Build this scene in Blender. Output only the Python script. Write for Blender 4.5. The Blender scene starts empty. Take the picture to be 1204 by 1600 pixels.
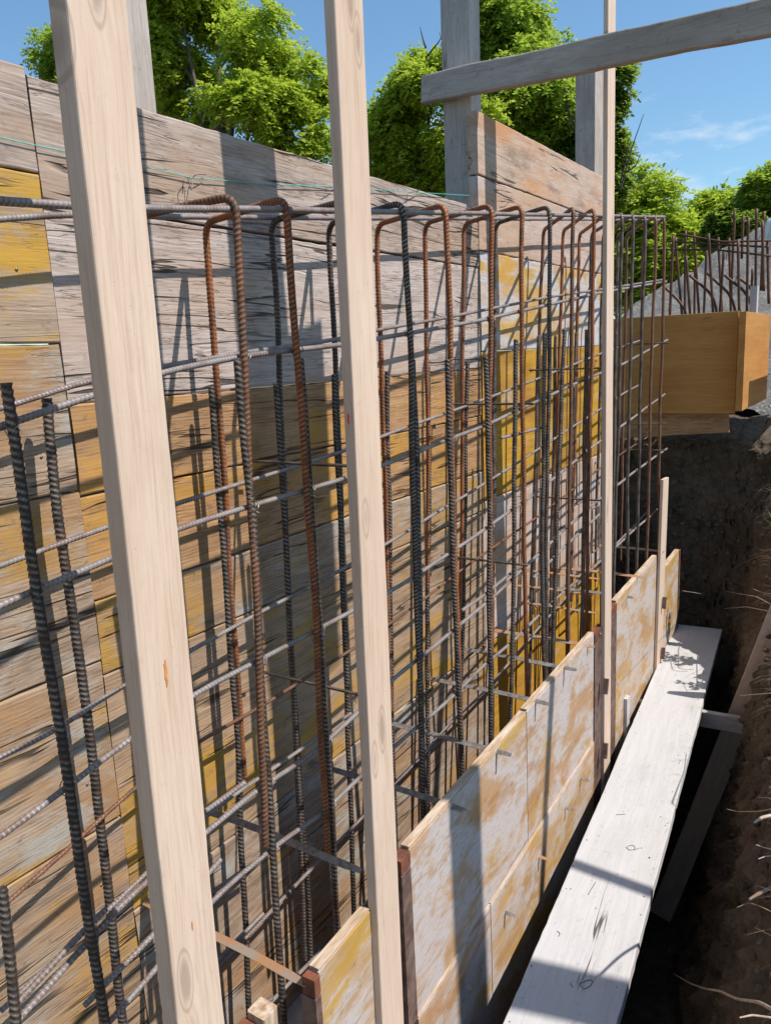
import bpy, math, random
import numpy as np
from mathutils import Matrix, Vector, noise
random.seed(7); rng = np.random.default_rng(7)
S = bpy.context.scene; COL = S.collection

# ------------------------------------------------------------ camera
F = 1200.0
d = np.array([1400-602., -(518-800.), -F]); xr = 890-602.
Yv = (d[0]*xr+F*F)/d[1]
up = -np.array([xr, -Yv, -F]); up /= np.linalg.norm(up); dy = d/np.linalg.norm(d)
R = np.array([np.cross(dy, up), dy, up])            # camera -> world: X off the wall, Y along it, Z up; origin = the eye
cam = bpy.data.cameras.new('camera'); co = bpy.data.objects.new('camera', cam); COL.objects.link(co)
co.matrix_world = Matrix(R.tolist()).to_4x4()
cam.sensor_fit = 'VERTICAL'; cam.sensor_height = 24; cam.lens = 24*F/1600; cam.clip_start = .02; cam.clip_end = 3000
S.camera = co
S.render.resolution_x, S.render.resolution_y = 770, 1024

# ------------------------------------------------------------ sun and sky
TO_SUN = Vector((1, .22, 1.5)).normalized()
EL = math.asin(TO_SUN.z); AZ = math.atan2(TO_SUN.x, TO_SUN.y)
sl = bpy.data.lights.new('sun', 'SUN'); sl.energy = 5.0; sl.angle = math.radians(.53); sl.color = (1, .925, .85)
so = bpy.data.objects.new('sun', sl); COL.objects.link(so); so.rotation_euler = TO_SUN.to_track_quat('Z', 'Y').to_euler()
W = bpy.data.worlds.new('World'); S.world = W; W.use_nodes = True
wt = W.node_tree; wt.nodes.clear()
wo = wt.nodes.new('ShaderNodeOutputWorld'); bg = wt.nodes.new('ShaderNodeBackground'); sky = wt.nodes.new('ShaderNodeTexSky')
sky.sky_type = 'NISHITA'; sky.sun_disc = False; sky.sun_elevation = EL; sky.sun_rotation = AZ; sky.air_density = 1.2; sky.dust_density = .4; sky.ozone_density = 1.2
bg.inputs[1].default_value = .1
tc = wt.nodes.new('ShaderNodeTexCoord'); mp = wt.nodes.new('ShaderNodeMapping'); mp.inputs['Scale'].default_value = (1, 1, 3.2)
mp.inputs['Location'].default_value = (.9, .35, 0)
cn = wt.nodes.new('ShaderNodeTexNoise'); cn.inputs['Scale'].default_value = 2.6; cn.inputs['Detail'].default_value = 9; cn.inputs['Roughness'].default_value = .58
cr = wt.nodes.new('ShaderNodeValToRGB'); cr.color_ramp.elements[0].position = .565; cr.color_ramp.elements[1].position = .69
cr.color_ramp.elements[0].color = (0, 0, 0, 1)
mx = wt.nodes.new('ShaderNodeMix'); mx.data_type = 'RGBA'; mx.inputs['B'].default_value = (8.0, 8.2, 8.6, 1)
L = wt.links.new
L(tc.outputs['Generated'], mp.inputs[0]); L(mp.outputs[0], cn.inputs['Vector']); L(cn.outputs['Fac'], cr.inputs[0])
L(cr.outputs[0], mx.inputs['Factor']); tint = wt.nodes.new('ShaderNodeMix'); tint.data_type = 'RGBA'; tint.blend_type = 'MULTIPLY'; tint.inputs['Factor'].default_value = 1; tint.inputs['B'].default_value = (.90, 1.16, 1.30, 1); L(sky.outputs[0], tint.inputs['A']); L(tint.outputs['Result'], mx.inputs['A']); L(mx.outputs['Result'], bg.inputs[0]); L(bg.outputs[0], wo.inputs[0])
S.view_settings.view_transform = 'Standard'; S.view_settings.look = 'None'; S.view_settings.exposure = .3; S.view_settings.gamma = 1
try:
    S.view_settings.use_curve_mapping = False
    S.cycles.max_bounces = 8
except Exception: pass

# ------------------------------------------------------------ measuring helpers (pixel of the 1204x1600 survey photo -> point on a real plane)
def ray(x, y): return R @ np.array([x-602., -(y-800.), -F])
def onX(x, y, X): r = ray(x, y); return r*(X/r[0])
def onY(x, y, Y): r = ray(x, y); return r*(Y/r[1])
def onZ(x, y, Z): r = ray(x, y); return r*(Z/r[2])
FA, FB = -.904, -.04                                  # outer face of the front formwork: X = FA + FB*Y
def onF(x, y, off=0.): r = ray(x, y); return r*((FA+off)/(r[0]-FB*r[1]))
def XF(Y, off=0.): return FA+off+FB*Y
XC, XB, XW = -1.12, -1.43, -1.5                      # front bars, back bars, back formwork face

# ------------------------------------------------------------ object helpers
def tag(o, label=None, cat=None, group=None, kind=None):
    if label: o['label'] = label
    if cat: o['category'] = cat
    if group: o['group'] = group
    if kind: o['kind'] = kind
    return o
def empty(name, loc, label, cat, group=None, kind=None):
    o = bpy.data.objects.new(name, None); COL.objects.link(o); o.location = loc; o.empty_display_size = .1
    return tag(o, label, cat, group, kind)
def link(name, V, Fc, mat, parent=None, smooth=True, M=None, attr=None):
    me = bpy.data.meshes.new(name)
    if isinstance(Fc, np.ndarray):
        n, k = Fc.shape
        me.vertices.add(len(V)); me.vertices.foreach_set('co', np.asarray(V, np.float32).ravel())
        me.loops.add(n*k); me.loops.foreach_set('vertex_index', Fc.astype(np.int32).ravel())
        me.polygons.add(n); me.polygons.foreach_set('loop_start', np.arange(0, n*k, k, dtype=np.int32))
        me.update(calc_edges=True)
    else: me.from_pydata([tuple(v) for v in V], [], Fc); me.update()
    if attr is not None:
        a = me.attributes.new('crest', 'FLOAT', 'POINT'); a.data.foreach_set('value', np.asarray(attr, np.float32))
    me.polygons.foreach_set('use_smooth', [smooth]*len(me.polygons))
    me.materials.append(mat); me.validate()
    o = bpy.data.objects.new(name, me); COL.objects.link(o)
    if M is not None: o.matrix_world = M
    if parent is not None:
        o.parent = parent
        o.matrix_parent_inverse = parent.matrix_basis.inverted()
    return o
def frame(o, x, z):
    x = Vector(x).normalized(); z = Vector(z); z = (z - x*z.dot(x)).normalized(); y = z.cross(x)
    m = Matrix.Identity(4)
    for i in range(3): m[i][0] = x[i]; m[i][1] = y[i]; m[i][2] = z[i]; m[i][3] = o[i]
    return m
def board(name, o, x, z, Ln, Wd, T, mat, parent=None, b=.003, wob=.0015, seg=.04, rag=0., seed=None):
    """length along x, width along z, thickness along y (= z cross x), from corner o"""
    rs = np.random.default_rng(seed if seed is not None else int(abs(o[0]*971+o[1]*613+o[2]*331)*10) % 99991)
    n = max(2, int(Ln/seg)+1)
    prof = []
    nz = max(1, int(Wd/.05)); ny = 1
    for k in range(nz+1): prof.append((0, b+(Wd-2*b)*k/nz))
    prof.append((b*.3, Wd-b*.3))
    prof.append((b, Wd)); prof.append((T-b, Wd)); prof.append((T-b*.3, Wd-b*.3))
    for k in range(nz, -1, -1): prof.append((T, b+(Wd-2*b)*k/nz))
    prof.append((T-b*.3, b*.3)); prof.append((T-b, 0)); prof.append((b, 0)); prof.append((b*.3, b*.3))
    P = np.array(prof); m = len(P)
    V = np.zeros((n, m, 3)); xs = np.linspace(0, Ln, n)
    ph = rs.uniform(0, 50, 3)
    wt_ = np.array([noise.noise(Vector((x*2.3, ph[0], 0))) for x in xs]); wb_ = np.array([noise.noise(Vector((x*2.3, ph[1], 5))) for x in xs])
    rt = np.array([noise.noise(Vector((x*22, ph[0], 9))) for x in xs]); rb = np.array([noise.noise(Vector((x*22, ph[1], 9))) for x in xs])
    for i in range(n):
        q = P.copy(); tz = P[:, 1]/Wd
        q[:, 1] += (wt_[i]*wob*2+rag*min(0, rt[i]))*tz + (wb_[i]*wob*2-rag*min(0, rb[i]))*(1-tz)
        V[i, :, 0] = xs[i]; V[i, :, 1] = q[:, 0]; V[i, :, 2] = q[:, 1]
    if rag:
        for j in range(m):
            V[0, j, 0] += rag*abs(noise.noise(Vector((P[j, 1]*30, ph[2], 1)))); V[-1, j, 0] -= rag*abs(noise.noise(Vector((P[j, 1]*30, ph[2], 7))))
    V = V.reshape(-1, 3); Fc = []
    for i in range(n-1):
        for j in range(m):
            a = i*m+j; c = i*m+(j+1) % m; Fc.append((a, c, c+m, a+m))
    Fc.append(tuple(range(m-1, -1, -1))); Fc.append(tuple((n-1)*m+j for j in range(m)))
    ob = link(name, V, Fc, mat, parent, smooth=False, M=None)
    M = frame(o, x, z)
    if parent is None: ob.matrix_world = M
    else: ob.matrix_basis = M
    return ob
def smooth_path(P, r, k=6):
    P = [np.array(p, float) for p in P]; out = [P[0]]
    for i in range(1, len(P)-1):
        a, b, c = P[i-1], P[i], P[i+1]
        u = a-b; v = c-b; lu, lv = np.linalg.norm(u), np.linalg.norm(v)
        rr = min(r, lu*.45, lv*.45); p0 = b+u/lu*rr; p1 = b+v/lv*rr
        for t in np.linspace(0, 1, k): out.append((1-t)**2*p0+2*t*(1-t)*b+t*t*p1)
    out.append(P[-1]); return np.array(out)
def resample(P, ds):
    s = np.r_[0, np.cumsum(np.linalg.norm(np.diff(P, axis=0), axis=1))]
    n = max(2, int(s[-1]/ds)+1); t = np.linspace(0, s[-1], n)
    return np.stack([np.interp(t, s, P[:, i]) for i in range(3)], 1), t
def sweep(name, P, rad, mat, parent=None, sides=12, ribs=False, ds=.0028, pitch=.0108, taper=None, M=None):
    P, s = resample(np.asarray(P, float), ds); n = len(P)
    if ribs:
        o_ = rng.uniform(0, 50, 3); P = P+np.stack([.0022*np.sin(s*5.3+o_[0])+.0012*np.sin(s*13+o_[1]), .0026*np.sin(s*4.1+o_[1])+.0012*np.sin(s*11+o_[2]), 0*s], 1)
    T = np.gradient(P, axis=0); T /= np.linalg.norm(T, axis=1)[:, None]
    U = np.zeros_like(P); a = np.array([.3, .2, 1.]) if abs(T[0, 2]) < .8 else np.array([1., .37, 0])
    u = a-T[0]*a.dot(T[0]); u /= np.linalg.norm(u); U[0] = u
    for i in range(1, n):
        u = u-T[i]*u.dot(T[i]); u /= np.linalg.norm(u); U[i] = u
    B = np.cross(T, U)
    th = np.arange(sides)*2*math.pi/sides
    r = np.full((n, sides), rad); crest = np.zeros((n, sides))
    if ribs:
        ph = rng.uniform(0, 6)
        half = (np.sin(th) > 0)
        q = (s[:, None]/pitch+ph + np.where(half, 1, -1)[None]*(th[None] % math.pi)*.3)
        w = np.clip((np.cos(2*math.pi*q)-.25)/.5, 0, 1)*np.clip(np.abs(np.sin(th))*1.6, 0, 1)[None]
        crest = w; amp = .19 if rad > .007 else .11
        r = rad*(.92+amp*w+.1*np.clip(1-8*np.abs(np.sin(th)), 0, 1)[None])
    if taper is not None: r = r*np.interp(s/s[-1], [0, 1], taper)[:, None]
    V = P[:, None]+r[:, :, None]*(np.cos(th)[None, :, None]*U[:, None]+np.sin(th)[None, :, None]*B[:, None])
    V = V.reshape(-1, 3); V = np.vstack([V, P[0], P[-1]]); i = np.arange(n-1)[:, None]*sides; j = np.arange(sides)[None]; j2 = (j+1) % sides
    Q = np.stack([i+j, i+j2, i+sides+j2, i+sides+j], -1).reshape(-1, 4)
    e0 = n*sides; jj = np.arange(0, sides, 2)
    c0 = np.stack([np.full(len(jj), e0), (jj+2) % sides, (jj+1) % sides, jj], 1); c1 = np.stack([np.full(len(jj), e0+1), (n-1)*sides+jj, (n-1)*sides+(jj+1) % sides, (n-1)*sides+(jj+2) % sides], 1)
    Q = np.vstack([Q, c0, c1])
    return link(name, V, Q, mat, parent, attr=np.r_[crest.ravel(), 0, 0])

# ------------------------------------------------------------ materials
class NT:
    def __init__(s, name):
        s.m = bpy.data.materials.new(name); s.m.use_nodes = True; s.t = s.m.node_tree; s.t.nodes.clear()
        s.out = s.n('ShaderNodeOutputMaterial'); s.b = s.n('ShaderNodeBsdfPrincipled'); s.l(s.b.outputs[0], s.out.inputs[0])
        s.b.inputs['Specular IOR Level'].default_value = .25
    def n(s, t): return s.t.nodes.new(t)
    def l(s, a, b): s.t.links.new(a, b)
    def put(s, v, sock):
        if isinstance(v, bpy.types.NodeSocket): s.l(v, sock)
        elif isinstance(v, (tuple, list)) and sock.type == 'RGBA' and len(v) == 3: sock.default_value = (*v, 1)
        else: sock.default_value = v
    def coords(s, rand=True):
        c = s.n('ShaderNodeTexCoord').outputs['Object']
        if not rand: return c
        oi = s.n('ShaderNodeObjectInfo'); a = s.n('ShaderNodeVectorMath'); a.operation = 'ADD'
        k = s.math('MULTIPLY', oi.outputs['Random'], 43.0); s.l(c, a.inputs[0]); s.l(k, a.inputs[1]); return a.outputs[0]
    def map(s, v, sc=(1, 1, 1), loc=(0, 0, 0), rot=(0, 0, 0)):
        m = s.n('ShaderNodeMapping'); s.l(v, m.inputs[0]); m.inputs['Scale'].default_value = sc; m.inputs['Location'].default_value = loc; m.inputs['Rotation'].default_value = rot; return m.outputs[0]
    def noise(s, v, sc, det=4, ro=.5, di=0):
        n = s.n('ShaderNodeTexNoise'); s.l(v, n.inputs['Vector']); n.inputs['Scale'].default_value = sc; n.inputs['Detail'].default_value = det; n.inputs['Roughness'].default_value = ro; n.inputs['Distortion'].default_value = di; return n.outputs['Fac']
    def vor(s, v, sc, feat='F1'):
        n = s.n('ShaderNodeTexVoronoi'); n.feature = feat; s.l(v, n.inputs['Vector']); n.inputs['Scale'].default_value = sc; return n.outputs['Distance']
    def math(s, op, a, b=None, c=None):
        n = s.n('ShaderNodeMath'); n.operation = op; s.put(a, n.inputs[0])
        if b is not None: s.put(b, n.inputs[1])
        if c is not None: s.put(c, n.inputs[2])
        return n.outputs[0]
    def step(s, v, lo, hi, a=0., b=1.):
        n = s.n('ShaderNodeMapRange'); n.interpolation_type = 'SMOOTHSTEP'; s.put(v, n.inputs[0]); n.inputs[1].default_value = lo; n.inputs[2].default_value = hi; n.inputs[3].default_value = a; n.inputs[4].default_value = b; return n.outputs[0]
    def mix(s, f, a, b, bl='MIX'):
        n = s.n('ShaderNodeMix'); n.data_type = 'RGBA'; n.blend_type = bl; s.put(f, n.inputs['Factor']); s.put(a, n.inputs['A']); s.put(b, n.inputs['B']); return n.outputs['Result']
    def ramp(s, f, st):
        n = s.n('ShaderNodeValToRGB'); s.put(f, n.inputs[0]); e = n.color_ramp.elements
        while len(e) < len(st): e.new(.5)
        for k, (p, c) in enumerate(st): e[k].position = p; e[k].color = (*c, 1)
        return n.outputs[0]
    def bump(s, h, st, dist=.002):
        n = s.n('ShaderNodeBump'); s.put(h, n.inputs['Height']); n.inputs['Strength'].default_value = st; n.inputs['Distance'].default_value = dist; s.l(n.outputs[0], s.b.inputs['Normal'])
    def fin(s, col, rough=.7, metal=0.):
        s.put(col, s.b.inputs['Base Color']); s.put(rough, s.b.inputs['Roughness']); s.put(metal, s.b.inputs['Metallic']); return s.m
def mulc(c, k): return tuple(v*k for v in c)

def wood(name, dark, mid, light, crack=.5, knots=.5, paint=None, pthr=.5, stain=.4, stainc=(.16, .1, .06), residue=None, rthr=.6, bump=.5, dirt=0., gscale=1., rings=.35, knotr=1.):
    n = NT(name); c = n.coords()
    wv = n.noise(n.map(c, (1.4, 3, 3.2)), 1.0, 3)
    kn = n.vor(n.map(c, (2.6, 1.5, 9.0)), 1.0)
    kpull = n.step(kn, .02, .3, .22, 0)
    add = n.n('ShaderNodeVectorMath'); add.operation = 'MULTIPLY_ADD'; comb = n.n('ShaderNodeCombineXYZ')
    n.l(n.math('ADD', n.math('MULTIPLY', wv, .05), n.math('MULTIPLY', kpull, .06*knots)), comb.inputs[2])
    ad = n.n('ShaderNodeVectorMath'); ad.operation = 'ADD'; n.l(c, ad.inputs[0]); n.l(comb.outputs[0], ad.inputs[1]); cw = ad.outputs[0]
    n.t.nodes.remove(add)
    g1 = n.noise(n.map(cw, (3.2*gscale, 42, 42)), 1.0, 5, .65)
    g2 = n.noise(n.map(cw, (16*gscale, 240, 240)), 1.0, 4, .65)
    w = n.n('ShaderNodeTexWave'); w.wave_type = 'BANDS'; w.bands_direction = 'Z'; n.l(n.map(cw, (.25, 1.2, 1)), w.inputs['Vector']); w.inputs['Scale'].default_value = 34*gscale**.5; w.inputs['Distortion'].default_value = 4; w.inputs['Detail'].default_value = 3; w.inputs['Detail Scale'].default_value = .6
    g = n.math('ADD', n.math('ADD', n.math('MULTIPLY', g1, .5), n.math('MULTIPLY', g2, .5)), n.math('MULTIPLY', n.math('SUBTRACT', w.outputs['Fac'], .5), rings*.7))
    col = n.ramp(g, [(.33, dark), (.5, mid), (.67, light)])
    big = n.noise(n.map(c, (1.3, 3, 4.5)), 1.0, 5, .6)
    col = n.mix(n.step(big, .45, .62, 0, stain), col, stainc, 'MIX')
    blot = n.noise(n.map(c, (3.5, 8, 11), (4, 4, 1)), 1.0, 6, .7); col = n.mix(n.step(blot, .5, .74, 0, min(1, stain*1.2)), col, mulc(dark, .8))
    h = n.math('MULTIPLY', g, .5)
    rough = .72
    if residue:
        rm = n.noise(n.map(c, (2.6, 5, 5), (3, 1, 7)), 1.6, 7, .6, .5); fine0 = n.noise(n.map(c, (18, 40, 70), (2, 0, 0), (0, .9, 0)), 1.0, 5, .6)
        rm = n.step(n.math('ADD', rm, n.math('MULTIPLY', n.math('SUBTRACT', fine0, .5), .16)), rthr-.08, rthr+.09); fine = n.noise(n.map(c, (28, 60, 95), (0, 0, 0), (0, .9, 0)), 1.0, 5, .65)
        col = n.mix(n.math('MULTIPLY', rm, n.step(fine, .3, .55, .35, .95)), col, residue); h = n.math('ADD', h, n.math('MULTIPLY', rm, .25))
    if paint:
        pm = n.noise(n.map(c, (1.7, 3, 3.2), (9, 2, 4)), 1.0, 6, .62, .8)
        pm = n.math('ADD', pm, n.math('MULTIPLY', n.math('SUBTRACT', g1, .5), .35))
        pm = n.math('MULTIPLY', n.step(n.math('ADD', pm, n.math('MULTIPLY', n.math('SUBTRACT', n.noise(c, 70, 4, .7), .5), .16)), pthr-.06, pthr+.08), .9)
        pc = n.mix(n.noise(n.map(c, (4, 4, 12)), 1.5, 4), mulc(paint, .62), mulc(paint, 1.2))
        col = n.mix(pm, col, pc)
    if crack > 0:
        ck = n.noise(n.map(cw, (.8, 15, 15), (5, 0, 2)), 1.0, 3.5, .5)
        cl = n.step(n.math('ABSOLUTE', n.math('SUBTRACT', ck, .5)), .005, .016, 1, 0)
        cm = n.step(n.noise(n.map(c, (2, 6, 7), (1, 8, 3)), 1.3, 2), .66-.22*crack, .76-.22*crack)
        ck2 = n.noise(n.map(cw, (5, 90, 90), (5, 3, 2)), 1.0, 2, .5)
        cl2 = n.math('MULTIPLY', n.step(n.math('ABSOLUTE', n.math('SUBTRACT', ck2, .5)), .004, .014, 1, 0), .35)
        cr_ = n.math('MAXIMUM', n.math('MULTIPLY', cl, cm), n.math('MULTIPLY', cl2, n.math('MULTIPLY', cm, crack)))
        col = n.mix(n.math('MULTIPLY', cr_, .85), col, (.03, .022, .016)); h = n.math('SUBTRACT', h, n.math('MULTIPLY', cr_, 1.6))
    if knots > 0:
        kr = n.noise(n.map(c, (2.6, 1.5, 9.0)), 30, 2)
        km = n.step(kn, .035*knotr, .075*knotr, 1, 0); ring = n.step(n.math('ABSOLUTE', n.math('SUBTRACT', kn, .078*knotr)), .004, .02, 1, 0)
        col = n.mix(n.math('MULTIPLY', km, .6*min(1, knots)), col, mulc(dark, .55)); col = n.mix(n.math('MULTIPLY', ring, .45*min(1, knots)), col, mulc(dark, .6))
    if dirt > 0:
        dn = n.step(n.noise(c, 38, 5, .7), .58, .72, 0, dirt); col = n.mix(dn, col, (.07, .055, .045))
    spk = n.step(n.noise(c, 260, 2, .5), .7, .78, 0, .5); col = n.mix(spk, col, mulc(dark, .45))
    n.bump(h, bump, .004)
    return n.fin(col, rough)

M_new = wood('new_spruce', (.49, .355, .26), (.60, .465, .36), (.645, .525, .42), crack=.0, knots=1.0, knotr=1.9, stain=.22, stainc=(.47, .33, .235), bump=.35, gscale=.6, rings=.07, dirt=.1)
M_grey = wood('weathered_board', (.20, .155, .125), (.385, .31, .265), (.52, .445, .40), crack=1.1, knots=.6, stain=.6, stainc=(.35, .235, .155), bump=.9, dirt=.4, rings=.08)
M_grey2 = wood('weathered_board_pale', (.27, .22, .19), (.44, .375, .34), (.56, .50, .47), crack=1.15, knots=.6, stain=.5, stainc=(.42, .285, .2), bump=.9, dirt=.35, rings=.08)
M_brown = wood('brown_board', (.17, .09, .04), (.40, .225, .105), (.54, .335, .175), crack=.9, knots=.6, stain=.5, stainc=(.29, .185, .11), paint=(.48, .26, .06), pthr=.57, bump=.8, dirt=.4, rings=.12)
M_paintA = wood('yellow_painted_board', (.22, .155, .105), (.36, .27, .20), (.48, .39, .30), crack=.65, knots=.4, stain=.5, stainc=(.34, .25, .17), paint=(.52, .30, .035), pthr=.505, bump=.7, dirt=.35, rings=.1)
M_greypaint = wood('painted_board', (.16, .105, .06), (.34, .23, .145), (.47, .34, .235), crack=.9, knots=.4, stain=.5, stainc=(.32, .235, .17), paint=(.47, .26, .045), pthr=.575, bump=.8, dirt=.4, rings=.1)
M_worn = wood('worn_board', (.16, .115, .08), (.325, .235, .165), (.46, .36, .27), crack=.8, knots=.3, stain=.6, stainc=(.36, .19, .07), paint=(.44, .25, .05), pthr=.60, residue=(.35, .34, .305), rthr=.575, bump=.8, dirt=.45, rings=.1)
M_white = wood('limewashed_panel', (.36, .24, .13), (.47, .33, .2), (.54, .42, .3), crack=.15, knots=.2, stain=.4, stainc=(.42, .25, .12), paint=(.54, .31, .05), pthr=.545, residue=(.46, .49, .54), rthr=.46, bump=.4, dirt=.3, rings=.06)
M_yellow = wood('yellow_panel', (.32, .165, .02), (.46, .255, .03), (.54, .32, .05), crack=.15, knots=.2, stain=.6, stainc=(.28, .14, .04), residue=(.42, .34, .25), rthr=.62, bump=.4, dirt=.5, rings=.06)
M_pink = wood('pinkish_panel', (.34, .25, .20), (.46, .355, .30), (.55, .45, .395), crack=.3, knots=.3, stain=.5, stainc=(.42, .24, .11), residue=(.47, .45, .44), rthr=.6, bump=.5, dirt=.4, rings=.06)
M_orange = wood('orange_stained_board', (.31, .21, .15), (.45, .34, .265), (.54, .44, .36), crack=.6, knots=.3, stain=.85, stainc=(.48, .23, .09), bump=.6, dirt=.3, rings=.08)
M_front = wood('front_panel', (.28, .145, .055), (.41, .26, .145), (.47, .35, .235), crack=.06, knots=0, stain=.5, stainc=(.36, .19, .075), paint=(.46, .27, .05), pthr=.62, residue=(.45, .415, .405), rthr=.465, bump=.5, dirt=.4, rings=.05)
M_front2 = wood('front_panel_ochre', (.33, .19, .08), (.44, .29, .155), (.49, .365, .24), crack=.06, knots=0, stain=.45, stainc=(.37, .2, .07), paint=(.48, .28, .045), pthr=.58, residue=(.46, .42, .40), rthr=.485, bump=.5, dirt=.4, rings=.05)
M_plank = wood('pale_plank', (.40, .395, .39), (.46, .457, .455), (.50, .497, .495), crack=.12, knots=.5, stain=.25, stainc=(.40, .375, .35), bump=.45, gscale=.6, dirt=.3, rings=.02)
M_beam = wood('grey_timber', (.28, .235, .2), (.43, .38, .335), (.51, .46, .41), crack=.3, knots=.6, stain=.4, stainc=(.23, .19, .15), bump=.6, dirt=.4, rings=.05)
M_upright = wood('grey_upright', (.30, .265, .235), (.44, .40, .365), (.53, .495, .465), crack=.25, knots=.3, stain=.4, stainc=(.28, .25, .22), bump=.6, dirt=.6, rings=.04)
M_endboard = wood('honey_panel', (.36, .165, .045), (.45, .225, .065), (.52, .285, .095), crack=.0, knots=1.0, stain=.5, stainc=(.38, .16, .04), bump=.15, gscale=.5, dirt=.15, rings=.06)
M_brace = wood('brown_plank', (.34, .24, .18), (.46, .345, .265), (.53, .42, .33), crack=.1, knots=.3, stain=.3, stainc=(.36, .25, .18), bump=.3, rings=.05)
def cut_wood():
    n = NT('panel_edge'); c = n.coords(); g = n.noise(n.map(c, (8, 60, 60)), 1, 4, .6)
    col = n.ramp(g, [(.3, (.26, .17, .10)), (.5, (.44, .33, .23)), (.7, (.58, .51, .44))]); n.bump(g, .4, .002); return n.fin(col, .8)
M_edge = cut_wood()

def rebar(name, base, rust, lightc, rmix, metal=.35):
    n = NT(name); c = n.coords(); a = n.n('ShaderNodeAttribute'); a.attribute_name = 'crest'
    ns = n.noise(c, 11, 6, .7); col = n.mix(n.step(ns, rmix-.1, rmix+.12), rust, base)
    f = n.noise(c, 420, 3, .6); col = n.mix(n.math('MULTIPLY', f, .6), col, mulc(rust, .45))
    cr_ = n.math('MULTIPLY', a.outputs['Fac'], n.step(n.noise(c, 30, 3), .3, .62, .1, .85))
    col = n.mix(cr_, col, lightc); n.bump(f, .35, .001)
    return n.fin(col, n.step(f, .3, .7, .42, .7), metal)
M_rgrey = rebar('grey_steel_bar', (.235, .22, .215), (.17, .115, .095), (.44, .40, .385), .46, .12)
M_rdark = rebar('dark_steel_bar', (.045, .045, .042), (.10, .052, .032), (.38, .33, .29), .42, .3)
M_rrust = rebar('rusty_steel_bar', (.085, .05, .035), (.27, .088, .03), (.46, .24, .14), .53, .12)
M_rfar = rebar('brown_steel_bar', (.08, .05, .038), (.17, .072, .036), (.32, .20, .14), .5, .1)
def plain(name, c1, c2, sc=20, rough=.6, metal=0., bmp=.3):
    n = NT(name); c = n.coords(); f = n.noise(c, sc, 5, .65); n.bump(f, bmp, .002); return n.fin(n.mix(n.step(f, .35, .65), c1, c2), rough, metal)
M_strap = plain('grey_steel_strip', (.16, .15, .14), (.30, .28, .26), 45, .5, .5)
M_strapr = plain('rusty_steel_strip', (.30, .25, .2), (.42, .19, .07), 14, .65, .2)
M_channel = plain('steel_channel', (.20, .14, .115), (.11, .065, .05), 24, .6, .25)
M_rustplate = plain('rusty_plate', (.22, .08, .045), (.10, .045, .03), 30, .7, .1)
M_wire = plain('tie_wire', (.30, .3, .31), (.12, .1, .09), 60, .4, .7)
M_cord = plain('turquoise_cord', (.06, .42, .40), (.10, .52, .48), 60, .7)
M_nail = plain('nail_steel', (.16, .14, .13), (.25, .2, .18), 60, .5, .6)
M_root = plain('root_bark', (.34, .24, .17), (.5, .4, .3), 50, .85, 0, .5)
M_rootd = plain('dark_root_bark', (.14, .095, .065), (.24, .17, .12), 50, .85, 0, .5)
M_bark = plain('tree_bark', (.07, .055, .04), (.13, .11, .085), 14, .9, 0, .8)
M_dead = plain('dead_twig', (.06, .05, .045), (.1, .085, .07), 20, .9)
M_conc = plain('concrete', (.26, .25, .23), (.36, .35, .33), 12, .9, 0, .5)
M_red = plain('red_paint_mark', (.28, .02, .02), (.2, .015, .015), 50, .6)
M_pitch = plain('resin_streak', (.48, .17, .04), (.6, .28, .09), 60, .35)
M_tarp = plain('pale_sheet', (.55, .62, .66), (.7, .75, .78), 8, .6)
M_ink = plain('pencil_mark', (.12, .12, .13), (.2, .2, .2), 40, .9)
def soil(name, a, b, c3, st=(.2, .19, .17)):
    n = NT(name); c = n.n('ShaderNodeTexCoord').outputs['Object']
    f1 = n.noise(c, 3.2, 6, .65); f2 = n.noise(c, 26, 6, .7); f3 = n.noise(c, 140, 3, .6)
    col = n.mix(n.step(f1, .38, .62), a, b); col = n.mix(n.step(f2, .4, .7, 0, .75), col, c3)
    v = n.vor(c, 17); sm = n.math('MULTIPLY', n.step(v, .16, .24, 1, 0), n.step(n.noise(c, 2.2, 3), .47, .56)); col = n.mix(n.math('MULTIPLY', sm, .8), col, st)
    h = n.math('ADD', n.math('ADD', f2, n.math('MULTIPLY', f3, .35)), n.math('MULTIPLY', sm, .6)); n.bump(h, 1, .05)
    return n.fin(col, .95)
M_soil = soil('earth', (.14, .108, .075), (.215, .155, .105), (.08, .066, .046), (.27, .25, .21))
M_gravel = soil('crushed_stone', (.34, .325, .30), (.42, .40, .38), (.24, .235, .22), (.5, .49, .47))
M_ground = soil('dry_ground', (.2, .16, .11), (.26, .21, .15), (.14, .12, .08))
def leafmat(name, c1, c2):
    n = NT(name); oi = n.n('ShaderNodeNewGeometry'); col = n.mix(oi.outputs['Random Per Island'], c1, c2)
    n.put(col, n.b.inputs['Base Color']); n.b.inputs['Roughness'].default_value = .55
    tr = n.n('ShaderNodeBsdfTranslucent'); n.l(n.mix(.5, col, (.45, .58, .06)), tr.inputs[0]); ms = n.n('ShaderNodeMixShader'); ms.inputs[0].default_value = .58
    n.l(n.b.outputs[0], ms.inputs[1]); n.l(tr.outputs[0], ms.inputs[2]); n.l(ms.outputs[0], n.out.inputs[0]); return n.m
M_leaf = leafmat('acacia_leaves', (.27, .38, .03), (.46, .55, .06))
M_leaf2 = leafmat('green_leaves', (.20, .33, .04), (.33, .44, .06))
M_leafd = leafmat('dark_leaves', (.055, .12, .025), (.11, .19, .035))

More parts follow.
